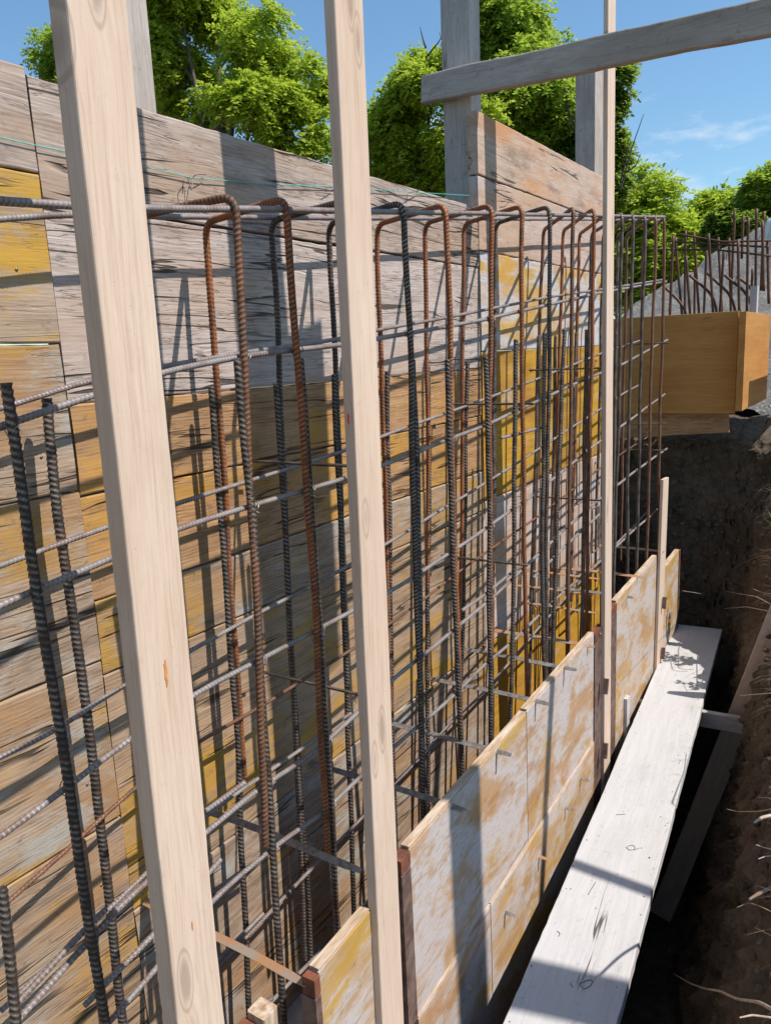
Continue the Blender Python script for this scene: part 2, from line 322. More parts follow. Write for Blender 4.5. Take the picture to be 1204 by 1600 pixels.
# ------------------------------------------------------------ ground: one sheet with the trench dug into it
def build_ground():
    ys = np.r_[[-40, -20, -8, -4, -2, -1, -.3], np.arange(0, 5.40, .035), np.linspace(5.42, 5.72, 46), [5.8, 5.95, 6.15, 6.4, 6.8, 7.5, 9, 12, 18, 30, 60, 120, 300]]
    V = []; rows = []
    for Y in ys:
        yc = min(max(Y, 0), 5.8)
        zt = np.interp(Y, [0, 3.4, 4.2, 4.75, 5.3, 5.6, 6], [-1.38, -1.42, -1.44, -1.3, -1.0, -.72, -.58])
        Xe = .10-.125*yc - .05*max(0, yc-4.2)
        f = np.interp(Y, [5.42, 5.72], [0, 1]); zf = -3.6*(1-f)+-.55*f
        prof = [(300, zt), (60, zt), (20, zt), (8, zt), (4, zt), (2.2, zt), (1.4, zt)]
        for t in np.linspace(0, 1, 14)[1:]: prof.append((1.4+(Xe+.05-1.4)*t, zt))
        for t in np.linspace(0, 1, 62)[1:]: prof.append((Xe+.05-.05*min(1, t*8)-.38*t, zt+(min(zf, zt)-zt)*t))
        xb = Xe-.38
        for t in np.linspace(0, 1, 34)[1:]: prof.append((xb+(-1.72-xb)*t, min(zf, zt)))
        zb = np.interp(Y, [5.3, 5.7], [-.9, -.6])
        for t in np.linspace(0, 1, 10)[1:]: prof.append((-1.72-.05*t, min(zf, zt)+(zb-min(zf, zt))*t))
        for x in (-2.2, -3, -5, -9, -18, -40, -100, -300): prof.append((x, zb))
        rows.append(len(prof))
        for (x, z) in prof:
            if -2.1 < x < 1.5 and -.1 < Y < 7:
                p = Vector((x*1.0, Y, z)); a = noise.fractal(p*3.1, .8, 2.1, 3)*.05+noise.fractal(p*11, .6, 2.1, 5)*.05
                b = noise.fractal(p*9+Vector((9, 3, 1)), .8, 2, 4)*.03
                e = min(1, max(0, (x+2.1)/.3))
                V.append((x+a*e*(0.6 if x < -.9 else 1), Y+b*e, z+noise.fractal(p*7+Vector((1, 7, 2)), .8, 2, 4)*.03*e))
            else: V.append((x, Y, z))
    m = rows[0]; Fc = []
    for i in range(len(ys)-1):
        for j in range(m-1): a = i*m+j; Fc.append((a, a+1, a+m+1, a+m))
    o = link('ground', np.array(V), np.array(Fc), M_soil); tag(o, kind='structure')
build_ground()
# concrete strip footing under the cage
V, Fc = [], []
for (x, z) in ((-1.72, -3.58), (-1.72, -2.05), (-1.10, -2.05), (-1.10, -3.58)):
    for y in (-.5, 5.3): V.append((x, y, z))
o = link('concrete_footing', V, [(0, 1, 3, 2), (2, 3, 5, 4), (4, 5, 7, 6), (6, 7, 1, 0), (0, 2, 4, 6), (1, 7, 5, 3)], M_conc, smooth=False)
tag(o, 'grey concrete strip footing at the foot of the rebar cage', 'footing')

# ------------------------------------------------------------ back formwork
GB = 'boards of the rear formwork wall'
def wallboard(z0, z1, y0, y1, mat, off, T, label, rag=.006, gap=.0016, name='formwork_board'):
    o = board(name, (XW+off, y0+gap, z0+gap), (0, 1, 0), (0, 0, 1), y1-y0-2*gap, z1-z0-2*gap, T, mat, b=.004, wob=.001, rag=rag)
    tag(o, label, 'board', GB)
    for q in range(3):
        yy = y0+.08+(y1-y0-.16)*q/2; zz = z0+(z1-z0)*random.uniform(.25, .75); nh = sweep('nail_head', [(XW+off-.002, yy, zz), (XW+off+.0015, yy, zz)], .0035, M_nail, None, sides=8, ds=.003)
        nh.parent = o; nh.matrix_parent_inverse = o.matrix_world.inverted()
YA, YB, YC = 1.035, 3.065, 4.74
for a in [
 (.40, .603, -1.6, YA, M_grey, .006, .04, 'grey top board at the far left edge of the photo, left of the nearest post'),
 (.06, .40, -1.6, YA, M_paintA, .006, .04, 'board with bright yellow paint patches, upper left, below the grey top board'),
 (-.26, .06, -1.6, YA, M_worn, .003, .04, 'tan and grey board at the left edge where two starter bars end'),
 (-.66, -.26, -1.6, YA, M_worn, .007, .04, 'worn grey and ochre board at the left edge, halfway up the photo'),
 (-1.06, -.66, -1.6, YA, M_worn, .006, .04, 'worn ochre and grey board at the left edge, second from the bottom'),
 (-1.56, -1.06, -1.6, YA, M_worn, .008, .04, 'stained grey board at the left edge of the photo, low behind the rebars'),
 (-2.05, -1.56, -1.6, YA, M_greypaint, .006, .04, 'lowest yellow board in the bottom left corner behind the rebars'),
 (.35, .59, YA, YB, M_grey, .004, .045, 'cracked grey top board with the turquoise cord strung across it'),
 (-.07, .35, YA, YB, M_grey2, 0, .045, 'cracked pinkish grey board level with the bent tops of the rebars, left half'),
 (-.275, -.07, YA, YB, M_brown, .002, .045, 'orange brown board directly below the cracked pinkish grey boards'),
 (-.52, -.275, YA, YB, M_brown, -.001, .045, 'second brown board below the grey ones, with ochre patches'),
 (-.70, -.52, YA, YB, M_worn, .002, .045, 'narrow worn board just above the yellow stained one, between the first two posts'),
 (-1.33, -.70, YA, YB, M_greypaint, .001, .045, 'yellow stained board low behind the bars between the first two posts'),
 (-2.05, -1.33, YA, YB, M_worn, .003, .045, 'lowest grey board behind the rebars between the first two posts'),
 (.72, .968, YB+.008, YC, M_orange, .004, .045, 'orange stained top board right of the tall grey upright'),
 (.42, .72, YB+.008, YC, M_pink, .001, .045, 'pale pinkish board just under the orange stained top board'),
 (.0, .42, YB+.008, YC, M_white, .003, .03, 'white limewashed panel with yellow paint stains behind the far rebars'),
 (-.66, .0, YB+.008, YC, M_yellow, 0, .03, 'bright yellow panel behind the far rebars, under the limewashed one'),
 (-1.34, -.66, YB+.008, YC, M_pink, .003, .03, 'pinkish panel behind the far rebars, under the bright yellow one'),
 (-2.05, -1.34, YB+.008, YC, M_yellow, .001, .03, 'lowest yellow panel behind the far rebars, just above the front panels')]:
    wallboard(*a)
# batten closing the joint between the two stretches of wall
o = board('joint_batten', (XW+.028-.03, YB+.045, -2.0), (0, 0, 1), (0, -1, 0), 1.28, .06, .024, M_pink, rag=.006)
o.location.x = XW+.004
tag(o, 'narrow vertical batten filling the joint between grey boards and yellow panels', 'batten')

# uprights behind the wall
def upright(x0, x1, y0, y1, z0, z1, label, mat=M_upright):
    o = board('timber_upright', (x1, y1, z0), (0, 0, 1), (0, -1, 0), z1-z0, y1-y0, x1-x0, mat, b=.004, wob=.002, rag=.002)
    # y axis = z cross x = (0,-1,0)x(0,0,1) = (-1,0,0)
    tag(o, label, 'upright', 'uprights behind the rear formwork wall')
upright(-1.66, -1.555, 1.30, 1.425, -1.0, 1.9, 'grey wooden upright seen just right of the nearest post, behind the wall top')
YU = onX(735, 200, -1.552)[1]; pu0 = onY(691, 150, YU); pu1 = onY(735, 150, YU)
upright(pu0[0], pu1[0], YU, YU+.10, -1.0, 2.1, 'tall pale grey upright that carries the slanting beam')
YU3 = onX(929, 200, -1.553)[1]; q0 = onY(898, 200, YU3); q1 = onY(929, 200, YU3)
upright(q0[0], q1[0], YU3, YU3+.16, -1.0, onY(915, 60, YU3)[2], 'shorter dark grey upright far back, between the beam and the third post', M_beam)

# ------------------------------------------------------------ beams overhead
Yb = pu0[1]-.045
A0, A1 = onY(657, 163, Yb), onY(657, 137, Yb); B0, B1 = onY(1204, 53, Yb-.1), onY(1204, -14, Yb-.1)
dirb = Vector(B0-A0).normalized(); hgt = .11
o = board('cross_beam', A0-np.array([0, .0, 0]), dirb, (0, 0, 1), 3.5, hgt, .04, M_beam, b=.006, wob=.004, rag=.004)
tag(o, 'rough grey beam nailed across the tall upright, running off to the upper right', 'beam')
k1 = onY(950, 62, Yb-.002)
# guessed board above the frame, added to cast shadow on wall, panel and walkway
o = board('cross_beam', (-1.62, 1.53, 1.32), (1, .24, .02), (0, 1, 0), 3.7, .21, .04, M_beam, b=.006, wob=.004)
tag(o, 'wide unseen overhead board added above the frame to shadow wall and walkway', 'beam')

o = board('cross_beam', (-.60, 1.90, 1.40), (1, .2, .02), (0, 1, 0), .75, .25, .03, M_beam, b=.004, wob=.003)  # second unseen board, added only to darken the wall behind the bars
tag(o, 'short unseen overhead board added above the frame to shade the wall between the first two posts', 'beam')

# ------------------------------------------------------------ front posts
POST_OFF = .02
def post(c0, c1, r0, r1, left_top, label, ztop, mat=M_new, zbot=-2.95, T=None):
    a = onF(*c0, POST_OFF); b = onF(*c1, POST_OFF)                  # front edge, top and bottom
    ra = onF(*r0, POST_OFF); rb = onF(*r1, POST_OFF)
    u = (a-b)/np.linalg.norm(a-b)
    wdt = abs(((ra[1]+rb[1])-(a[1]+b[1]))/2)*1.0
    if T is None:
        l = onY(*left_top, a[1]); T = abs(a[0]-l[0])
    base = b + u*((zbot-b[2])/u[2])
    # local x = up the post, z = along the wall, y = z cross x -> into -X
    zd = Vector((FB, 1, 0)).normalized()
    ux = Vector(u)
    # z cross x = Y x Z = +X so start from the inner face
    o0 = Vector(base)+Vector((-T, 0, 0))
    L_ = (ztop-zbot)/u[2]
    e = empty_board(name='timber_post', o=o0, x=ux, z=zd, L_=L_, W_=wdt, T=T, mat=mat)
    tag(e, label, 'post', 'new softwood posts in front of the rebar cage')
    print('post', label[:20], 'w %.3f T %.3f' % (wdt, T)); return e, base, u, wdt, T
def empty_board(name, o, x, z, L_, W_, T, mat): return board(name, o, x, z, L_, W_, T, mat, b=.003, wob=.0015, rag=.0015, seg=.03)
p1 = post((104, 0), (277, 1600), (200, 0), (350, 1600), (75, 0), 'nearest and widest pale new post, left of the photo', 1.5)
p2 = post((523, 0), (597, 1600), (572, 0), (627, 1600), (505, 0), 'second pale new post from the left with a small red mark', 1.7)
p3 = post((950, 0), (943, 1250), (964.5, 0), (950, 1250), (942, 0), 'thin tall pale post in front of the far end of the rebars', 2.3)
t4 = onF(1038, 748, POST_OFF)
p4 = post((1036, 748), (1026, 1020), (1045, 748), (1033, 1020), (1031, 748), 'short pale post standing above the far end of the walkway', t4[2])
def decal(name, parent_info, s0, length, wpos, wid, mat, face=0, off=.0012):
    pass
def face_mark(post_, px, mat, name, rx, rz):
    """small flat mark on the wide face of a post"""
    ob, base, u, w, T = post_
    c = onF(px[0], px[1], POST_OFF+.0012); zd = Vector((FB, 1, 0)).normalized(); ux = Vector(u)
    V = []; n = 14
    for k in range(n):
        a = 2*math.pi*k/n; j = 1+.25*math.sin(k*2.7)
        V.append(tuple(Vector(c)+ux*(math.cos(a)*rx*j)+zd*(math.sin(a)*rz*j)))
    V2 = [tuple(Vector(v)+Vector((-.002, 0, 0))) for v in V]
    Fc = [tuple(range(n)), tuple(range(2*n-1, n-1, -1))]+[(k, (k+1) % n, n+(k+1) % n, n+k) for k in range(n)]
    o = link(name, V+V2, Fc, mat, None, smooth=False); o.parent = ob; o.matrix_parent_inverse = ob.matrix_world.inverted()
bpy.context.view_layer.update()
face_mark(p1, (260, 1052), M_pitch, 'resin_streak', .022, .0028)
face_mark(p1, (301, 1447), M_pitch, 'resin_streak', .008, .001)
face_mark(p2, (545, 654), M_red, 'red_mark', .011, .0026)

# ------------------------------------------------------------ rebar cage
cage = empty('rebar_cage', (-1.25, 2.6, -2.05), 'tied rebar cage of vertical hoops and level bars inside the formwork', 'rebar cage')
RV, RH = .0084, .006
def legx(X, *pts): return [onX(x, y, X) for x, y in pts]
def vert(name, pts, mat, r=RV, ext=None, sides=12, ds=.0028):
    P = [np.array(p) for p in pts]
    if ext is not None:
        u = P[-1]-P[-2]; P.append(P[-1]+u*((ext-P[-1][2])/u[2]))
    return sweep(name, P, r, mat, cage, sides=sides, ribs=True, ds=ds)
# hoops: (front leg pixels top..bottom, back leg pixels, z of front end, z of back end, material)
hoops = [
 ([(367, 306), (385, 600), (395, 800), (413, 1322)], None, None, -1.1, M_rfar),
 ([(448, 309), (462, 520), (476, 720), (490, 920), (500, 1110)], [(319, 342), (326, 450), (338, 600), (352, 760), (381, 1215)], -1.25, None, M_rrust),
 ([(550, 311), (566, 700), (580, 1100)], [(424, 345), (436, 600), (451, 900), (476, 1500)], -1.3, -1.6, M_rdark),
 ([(630, 316), (640, 560), (650, 900), (657, 1100)], [(515, 345), (524, 600), (532, 800), (540, 1000)], -1.3, -1.2, M_rdark),
 ([(695, 319), (702, 540), (710, 850), (719, 1150)], [(590, 345), (596, 600), (603, 850)], -1.3, -1.25, M_rrust),
 ([(767, 320), (765, 600), (766, 1000)], [(665, 345), (667, 600), (668, 850)], -1.4, -1.2, M_rrust),
 ([(815, 321), (814, 560), (819, 850), (822, 1050)], [(724, 345), (722, 700), (719, 900)], -1.45, -1.2, M_rrust),
 ([(859, 322), (856, 600), (853, 900)], [(773, 345), (770, 700)], -1.6, -1.3, M_rdark),
 ([(896, 324), (890, 640), (887, 950)], [(847, 345), (842, 560), (836, 800)], -1.6, -1.3, M_rfar),
 ([(928, 326), (922, 600), (916, 900)], [(879, 345), (870, 680)], -1.6, -1.4, M_rrust),
 ([(948, 332), (944, 700)], [(905, 345), (897, 700)], -1.6, -1.4, M_rrust),
 ([(971, 333), (965, 680), (957, 930)], [(924, 345), (916, 700)], -1.6, -1.4, M_rdark),
 ([(989, 335), (981, 680), (979, 910)], [(942, 345), (934, 700)], -1.6, -1.4, M_rdark),
 ([(1007, 337), (998, 680), (994, 895)], [(965, 345), (957, 700)], -1.6, -1.4, M_rdark),
 ([(1024, 338), (1014, 680), (1010, 860)], [(979, 345), (972, 700)], -1.6, -1.4, M_rfar),
 ([(1038, 340), (1030, 680), (1027, 860)], [(1004, 352), (998, 700)], -1.6, -1.4, M_rfar)]
for k, (fl, bl, fz, bz, mt) in enumerate(hoops):
    f = legx(XC, *fl)
    if fz is not None and f[-1][2] > fz:
        u = f[-1]-f[-2]; f.append(f[-1]+u*((fz-f[-1][2])/u[2]))
    if bl is None: b_ = [np.array([XB, f[0][1]-.02, f[0][2]-.0]), np.array([XB, f[0][1]-.03, bz])]
    else:
        b_ = legx(XB, *bl)
        if bz is not None and b_[-1][2] > bz:
            u = b_[-1]-b_[-2]; b_.append(b_[-1]+u*((bz-b_[-1][2])/u[2]))
    bt = b_[0].copy(); bt[2] = f[0][2]-.004; b_ = [bt]+b_[1:]
    path = smooth_path(f[::-1]+b_, .04)
    near = f[0][1] < 2.5
    sweep('hoop', path, RV, mt, cage, sides=12 if near else 9, ribs=True, ds=.0027 if near else .0037)
# starter bars rising from the footing
def starter(X, pts, mat, zb=-2.04, r=.0085, near=True):
    P = legx(X, *pts); u = P[-1]-P[-2]
    if P[-1][2] > zb: P.append(P[-1]+u*((zb-P[-1][2])/u[2]))
    sweep('starter_bar', P, r, mat, cage, sides=14 if near else 9, ribs=True, ds=.0023 if near else .0037, pitch=.0118)
starter(XC-.0, [(10, 598), (40, 800), (100, 1200), (165, 1600)], M_rdark, r=.0088)
starter(XB, [(76, 622), (92, 800), (145, 1200), (195, 1600)], M_rdark, r=.0105)
starter(XC, [(0, 1390), (24, 1600)], M_rdark)
starter(XB, [(329, 605), (345, 800), (371, 1150), (389, 1590)], M_rdark)
starter(XC, [(369, 560), (396, 800), (413, 1150), (441, 1562)], M_rdark)
starter(XB, [(430, 600), (440, 760), (455, 1000)], M_rdark)
starter(XC, [(468, 560), (486, 800), (504, 1060), (528, 1450)], M_rdark)
starter(XB, [(522, 585), (531, 800), (541, 1050), (552, 1420)], M_rdark)
starter(XC, [(568, 560), (575, 800), (590, 1200)], M_rdark)
starter(XB, [(604, 580), (609, 900), (613, 1150)], M_rdark)
starter(XC, [(646, 562), (654, 900), (661, 1290)], M_rdark)
starter(XB, [(668, 572), (669, 800), (668, 1050)], M_rdark)
starter(XC, [(697, 562), (708, 850), (718, 1150)], M_rdark)
starter(XB, [(729, 565), (726, 800), (722, 1000)], M_rdark)
starter(XC, [(757, 556), (764, 800), (766, 1100)], M_rdark)
starter(XB, [(773, 530), (770, 900)], M_rdark, near=False)
starter(XC, [(806, 530), (804, 700), (800, 960)], M_rdark, near=False)
starter(XB, [(841, 525), (836, 700), (829, 960)], M_rdark, near=False)
starter(XC, [(850, 520), (846, 800), (850, 1050)], M_rdark, near=False)
starter(XB, [(868, 525), (860, 900)], M_rdark, near=False)
starter(XC, [(880, 515), (872, 760), (862, 1010)], M_rdark, near=False)
starter(XB, [(899, 520), (889, 880)], M_rdark, near=False)
starter(XC, [(916, 515), (908, 960)], M_rdark, near=False)
starter(XC, [(962, 520), (954, 900)], M_rdark, near=False)
starter(XB, [(958, 530), (948, 860)], M_rdark, near=False)
# level bars
XCi, XBi = XC-.0138, XB+.0138
levels = [
 (XCi, [(-60, 306), (0, 314), (107, 321), (230, 326), (430, 327), (600, 331), (760, 334), (935, 337), (1037, 339)], RH*1.15, M_rgrey),
 (XBi, [(-60, 348), (0, 343), (107, 335), (230, 338), (520, 341), (755, 342), (1034, 344)], RH*1.1, M_rgrey),
 (XCi, [(-80, 700), (0, 667), (140, 620), (255, 581), (400, 553), (525, 540), (590, 529), (755, 500), (852, 477), (940, 457), (1040, 440)], RH*1.05, M_rgrey),
 (XBi, [(-60, 655), (22, 632), (137, 595), (260, 572), (400, 548), (525, 531), (590, 515), (695, 497), (852, 465), (940, 452), (1035, 437)], RH*1.05, M_rgrey),
 (XBi, [(-60, 905), (0, 884), (163, 825), (275, 788), (530, 707), (601, 680), (727, 635), (852, 587), (939, 552), (1036, 520)], RH, M_rgrey),
 (XCi, [(-60, 975), (0, 945), (170, 875), (280, 825), (530, 750), (597, 727), (691, 690), (755, 667), (810, 640), (892, 602), (970, 570), (1042, 531)], RH, M_rgrey),
 (XBi, [(-60, 1210), (0, 1183), (78, 1145), (190, 1072), (300, 1015), (540, 887), (640, 827), (755, 757), (882, 675), (980, 611), (1030, 585)], RH, M_rgrey),
 (XCi, [(-60, 1345), (0, 1308), (85, 1245), (200, 1157), (305, 1085), (540, 960), (642, 905), (754, 830), (846, 762), (935, 691), (1038, 616)], RH, M_rgrey),
 (XBi, [(-40, 1445), (0, 1420), (108, 1325), (210, 1230), (310, 1160), (395, 1112), (548, 1015), (642, 952), (752, 867), (850, 800), (935, 732), (1030, 670)], RH*.9, M_rfar),
 (XBi, [(0, 1580), (120, 1470), (225, 1370), (320, 1275), (455, 1180), (548, 1115)], RH, M_rgrey),
 (XCi, [(22, 1600), (205, 1400), (322, 1300), (400, 1235), (485, 1180), (550, 1120), (608, 1067), (700, 992), (757, 944), (850, 857), (940, 775), (1040, 701)], RH*1.05, M_rgrey),
 (XCi, [(130, 1640), (175, 1595), (245, 1515), (335, 1400), (430, 1320), (505, 1270), (555, 1220), (649, 1140), (709, 1086), (757, 1037), (813, 991), (860, 943), (934, 879), (1033, 790)], RH, M_rgrey),
 (XBi, [(342, 1510), (435, 1410), (557, 1285), (651, 1190), (709, 1124), (760, 1077), (890, 925), (1010, 800)], RH, M_rgrey),
 (XBi, [(390, 1600), (425, 1565), (565, 1420), (700, 1260), (900, 1020)], RH*1.1, M_rgrey)]
for X, pts, r, m in levels:
    P = np.array(legx(X, *pts)); 
    P = smooth_path(list(P), .12, 5)
    sweep('level_bar', P, r, m, cage, sides=10, ribs=True, ds=.003, pitch=.009)
# short laps tied beside them
for X, pts in [(XCi, [(135, 1580), (245, 1465), (345, 1350)]), (XBi, [(335, 1400), (397, 1355), (410, 1345)]), (XCi, [(30, 1577), (120, 1480), (170, 1430)]), (XCi, [(382, 1232), (320, 1277)]), (XBi, [(342, 1505), (412, 1432)]), (XCi, [(390, 1600), (425, 1566)]),
               (XCi, [(833, 908), (905, 835), (936, 808)]), (XCi, [(722, 960), (760, 933), (812, 890)]), (XCi, [(784, 690), (815, 682), (850, 672)])]:
    P = np.array(legx(X, *pts)); P[:, 2] += .013; sweep('lap_bar', P, RH, M_rgrey, cage, sides=10, ribs=True, ds=.003, pitch=.009)
# cross ties front to back
def crossbar(p, zoff=0., r=.0042, extra=.03, m=M_rdark, yaw=0.):
    c = onX(p[0], p[1], XC+.01)
    P = [c+np.array([extra, 0, 0]), c*1, np.array([XB-.012, c[1]+yaw, c[2]]), np.array([XB-.012, c[1]+yaw+.03, c[2]-.005])]
    sweep('cross_tie', smooth_path(P, .012), r, m, cage, sides=8, ribs=True, ds=.004, pitch=.008)
for p in [(548, 728), (822, 631), (548, 1082), (812, 882), (935, 575), (936, 782), (1035, 536), (1030, 662), (1031, 704)]: crossbar(p)
# closed stirrup loops low in the far part
for (x, y) in [(912, 710), (935, 790), (912, 880)]:
    a = onX(x, y, XB+.03); P = [a, a+[0, -.12, 0], a+[0, -.12, -.26], a+[0, 0, -.26], a+[0, 0, .0]]
    sweep('stirrup_loop', smooth_path(P, .015), .005, M_rgrey, cage, sides=8, ds=.006)
# tie wire knots
def knot(c, s=1.):
    P = []
    s *= 1.08
    for k in range(22):
        a = k/21*2*math.pi*1.6
        P.append(np.array(c)+s*np.array([.0145*math.sin(a), .0082*math.cos(a), .0098*math.cos(a+.35)]))
    e = P[-1]; u = np.array([random.uniform(.2, 1), random.uniform(-.6, .6), random.uniform(-1, .5)]); u /= np.linalg.norm(u)
    P.append(e+u*.012*s); P.append(e+u*.024*s+np.array([0, .004, -.004]))
    sweep('tie_wire', np.array(P), .001, M_wire, cage, sides=5, ds=.003)
def cross(pa, pb):
    for a, b in zip(pa, pa[1:]):
        for c, d_ in zip(pb, pb[1:]):
            rx, ry, sx, sy = b[0]-a[0], b[1]-a[1], d_[0]-c[0], d_[1]-c[1]; den = rx*sy-ry*sx
            if abs(den) < 1e-6: continue
            t = ((c[0]-a[0])*sy-(c[1]-a[1])*sx)/den; u = ((c[0]-a[0])*ry-(c[1]-a[1])*rx)/den
            if 0 <= t <= 1 and 0 <= u <= 1: return (a[0]+rx*t, a[1]+ry*t)
fronts = [h[0] for h in hoops[:10]]+[[(10, 598), (40, 800), (100, 1200), (165, 1600)], [(369, 560), (396, 800), (413, 1150), (441, 1562)], [(468, 560), (486, 800), (504, 1060), (528, 1450)], [(646, 562), (654, 900), (661, 1290)], [(697, 562), (708, 850), (718, 1150)]]
nk = 0
for fl in fronts:
    for X, pts, r_, m_ in levels:
        if X != XCi: continue
        c_ = cross(fl, pts)
        if c_ and nk < 90 and random.random() < .82: knot(onX(c_[0], c_[1], XC-.006)); nk += 1

# ------------------------------------------------------------ steel form ties
GT = 'flat steel ties through the formwork'
ties = [((480, 1538), 'orange rusty flat steel tie in front of the bottom of the first gap between posts', M_strapr, .0),
 ((565, 1361), 'grey flat steel tie reaching the second post from behind at the bottom', M_strap, .0),
 ((730, 1268), 'rusty tipped flat steel tie on the panel edge, nearest right of the second post', M_strap, .05),
 ((798, 1180), 'second flat steel tie over the large front panel edge, counted from the second post', M_strap, .05),
 ((857, 1100), 'third flat steel tie over the large front panel edge, at its small step', M_strap, .05),
 ((900, 1047), 'fourth flat steel tie over the large front panel edge', M_strap, .05),
 ((928, 1011), 'orange brown flat steel tie beside the third post, at the panel corner', M_strapr, .03),
 ((988, 934), 'flat steel tie over the near corner of the panel between third and fourth posts', M_strap, .03),
 ((1004, 902), 'orange flat steel tie over the middle of the panel between third and fourth posts', M_strapr, .03),
 ((1037, 862), 'farthest flat steel tie, touching the short fourth post', M_strapr, .03)]
def strap(P, m, label, x0=XW+.01, w=.018, ext=True, group=GT):
    Ln = P[0]-x0; n = 24; V = []; t = .0022
    P0 = np.array([x0, P[1], P[2]-.004])
    for i in range(n+1):
        f = i/n; y = P[1]+.002*math.sin(f*7+P[1]*9); z = P[2]+.003*math.sin(f*3.1)
        ww = w*(1 if f < .93 else 1-.35*(f-.93)/.07)
        tw = .5
        for sy, sz in ((-1, -1), (1, -1), (1, 1), (-1, 1)):
            a = sy*ww/2; b = sz*t/2
            V.append((x0+Ln*f, y+a*math.cos(tw)-b*math.sin(tw), z+a*math.sin(tw)+b*math.cos(tw)))
    Fc = [(i*4+j, i*4+(j+1) % 4, (i+1)*4+(j+1) % 4, (i+1)*4+j) for i in range(n) for j in range(4)]+[(3, 2, 1, 0), (n*4, n*4+1, n*4+2, n*4+3)]
    tag(link('form_tie', V, Fc, m, smooth=False), label, 'steel tie', group)
for px, lab, m, pr in ties:
    P = onF(px[0], px[1], pr if pr else -.02); strap(P, m, lab)
for k, (px, m) in enumerate([((919, 1220), M_strap), ((896, 1266), M_strap), ((856, 1343), M_strapr), ((804, 1432), M_strap), ((740, 1546), M_strap)]):
    P = onF(px[0], px[1], .042); strap(P, m, ['short tie end in the panel seam farthest from the camera', 'short tie end in the panel seam, second farthest', 'short orange tie end in the middle of the panel seam', 'short tie end in the panel seam above the brightest yellow patch', 'nearest short grey tie end in the panel seam, lowest in the photo'][k], w=.014)
# ties of the far side seen low through the cage
for k, px in enumerate([(935, 905), (925, 930), (930, 958)]):
    P = onX(px[0], px[1], XC+.02); strap(P, M_strapr, ['upper', 'middle', 'lower'][k]+' orange steel tie of three low behind the bars just left of the third post', x0=XW+.01, w=.012)

# ------------------------------------------------------------ front formwork
GP = 'panels of the low front formwork'
FD = Vector((FB, 1, 0)).normalized()
TP = .027
def fpanel(y0, y1, z0, z1, mat, label, off=0., edgecap=True, chan=()):
    e = empty('front_panel', (XF(y0, off), y0, z0), label, 'formwork panel', GP)
    Ln = (y1-y0)/FD.y
    # face toward +X: local x along wall (Y), z up -> y axis = up x Y = -X : thickness goes inward
    board('panel_face', (XF(y0, off), y0, z0), FD, (0, 0, 1), Ln, z1-z0, TP, mat, e, b=.0015, wob=.0008, rag=.0015, seg=.03)
    if edgecap: board('top_edge', (XF(y0, off-.001), y0+.001, z1+.0035), FD, (0, 0, 1), Ln-.002, .0045, TP-.002, M_edge, e, b=.001, wob=.0003)
    for (yy, ww, zt_) in chan:
        c = board('steel_channel', (XF(yy, off+.004), yy, z0), FD, (0, 0, 1), ww, z1-z0-zt_, TP+.012, M_channel, e, b=.001, wob=0)
        board('rust_plate', (XF(yy, off+.004), yy, z1-zt_+.004), FD, (0, 0, 1), ww, zt_-.006, TP+.006, M_rustplate, e, b=.001, wob=0)
    for ch in [c for c in e.children]: ch.matrix_parent_inverse = e.matrix_basis.inverted()
    return e
def Yat(px): return onF(*px)[1]
yA0, yA1 = Yat((497, 1510)), Yat((568, 1440))+.03
yB0, yBm, yB1 = Yat((640, 1350)), Yat((822, 1110)), Yat((927, 990))
yC0, yC1, yD1 = Yat((962, 940)), Yat((1025, 870)), Yat((1064, 830))
print('panel Y', yA0, yA1, yB0, yBm, yB1, yC0, yC1, yD1)
ZT, ZS = -1.253, -1.765
fpanel(yA0, yA1, -3.2, ZT-.04, M_front2, 'nearest front panel, small piece left of the second post at the bottom', chan=[(yA0-.022, .02, .05)])
fpanel(yB0, yBm-.002, ZS+.003, ZT, M_front, 'large whitish brown front panel right of the second post', chan=[(yB0-.05, .048, .045)])
fpanel(yBm+.002, yB1, ZS+.003, ZT+.006, M_front, 'bluish white and ochre front panel just left of the third post')
fpanel(yB0, 1.98, -3.2, ZS-.003, M_front, 'lower front panel beneath the large whitish brown one', off=.005)
fpanel(1.984, yB1, -3.2, ZS-.003, M_front2, 'lower front panel with the bright yellow patch beside the walkway', off=.005)
fpanel(yC0, yC1, -3.2, ZT+.035, M_front2, 'yellow and white front panel between third and fourth posts', chan=[(yC0-.10, .098, .05)])
fpanel(yC1+.16, yD1-.08, -3.2, ZT-.10, M_front2, 'farthest front panel behind the short fourth post', chan=[(yD1-.078, .04, .06)])
# steel posts framing the third timber post
for y0_, w_, lab in ((yB1+.006, Yat((941, 1060))-yB1-.012, 'brown steel stake between the large panel and the third post'), (yC1+.008, Yat((1031, 960))-yC1-.012, 'grey steel stake left of the short fourth post')):
    w_ = max(.04, min(.16, w_))
    e = empty('steel_stake', (XF(y0_), y0_, -2.6), lab, 'steel stake')
    board('stake_web', (XF(y0_, .004), y0_, -2.6), FD, (0, 0, 1), w_, 2.6+ZT-.05, .03, M_channel, e, b=.001, wob=0)
    board('rust_plate', (XF(y0_, .004), y0_, ZT-.048), FD, (0, 0, 1), w_, .05, .028, M_rustplate, e, b=.001, wob=0)
    sweep('bolt', [(XF(y0_, .002), y0_+w_*.5, ZT-.02), (XF(y0_, .008), y0_+w_*.5, ZT-.02)], .006, M_strap, e, sides=8, ds=.003)
    for q in (.3, .62): board('wedge', (XF(y0_, .022), y0_+w_*.4, ZT-q), (0, .25, 1), (0, 1, -.25), .07, .018, .02, M_channel, e, b=.001, wob=0)
    for ch in e.children: ch.matrix_parent_inverse = e.matrix_basis.inverted()
print('stakes', Yat((941, 1060)), Yat((1031, 960)))
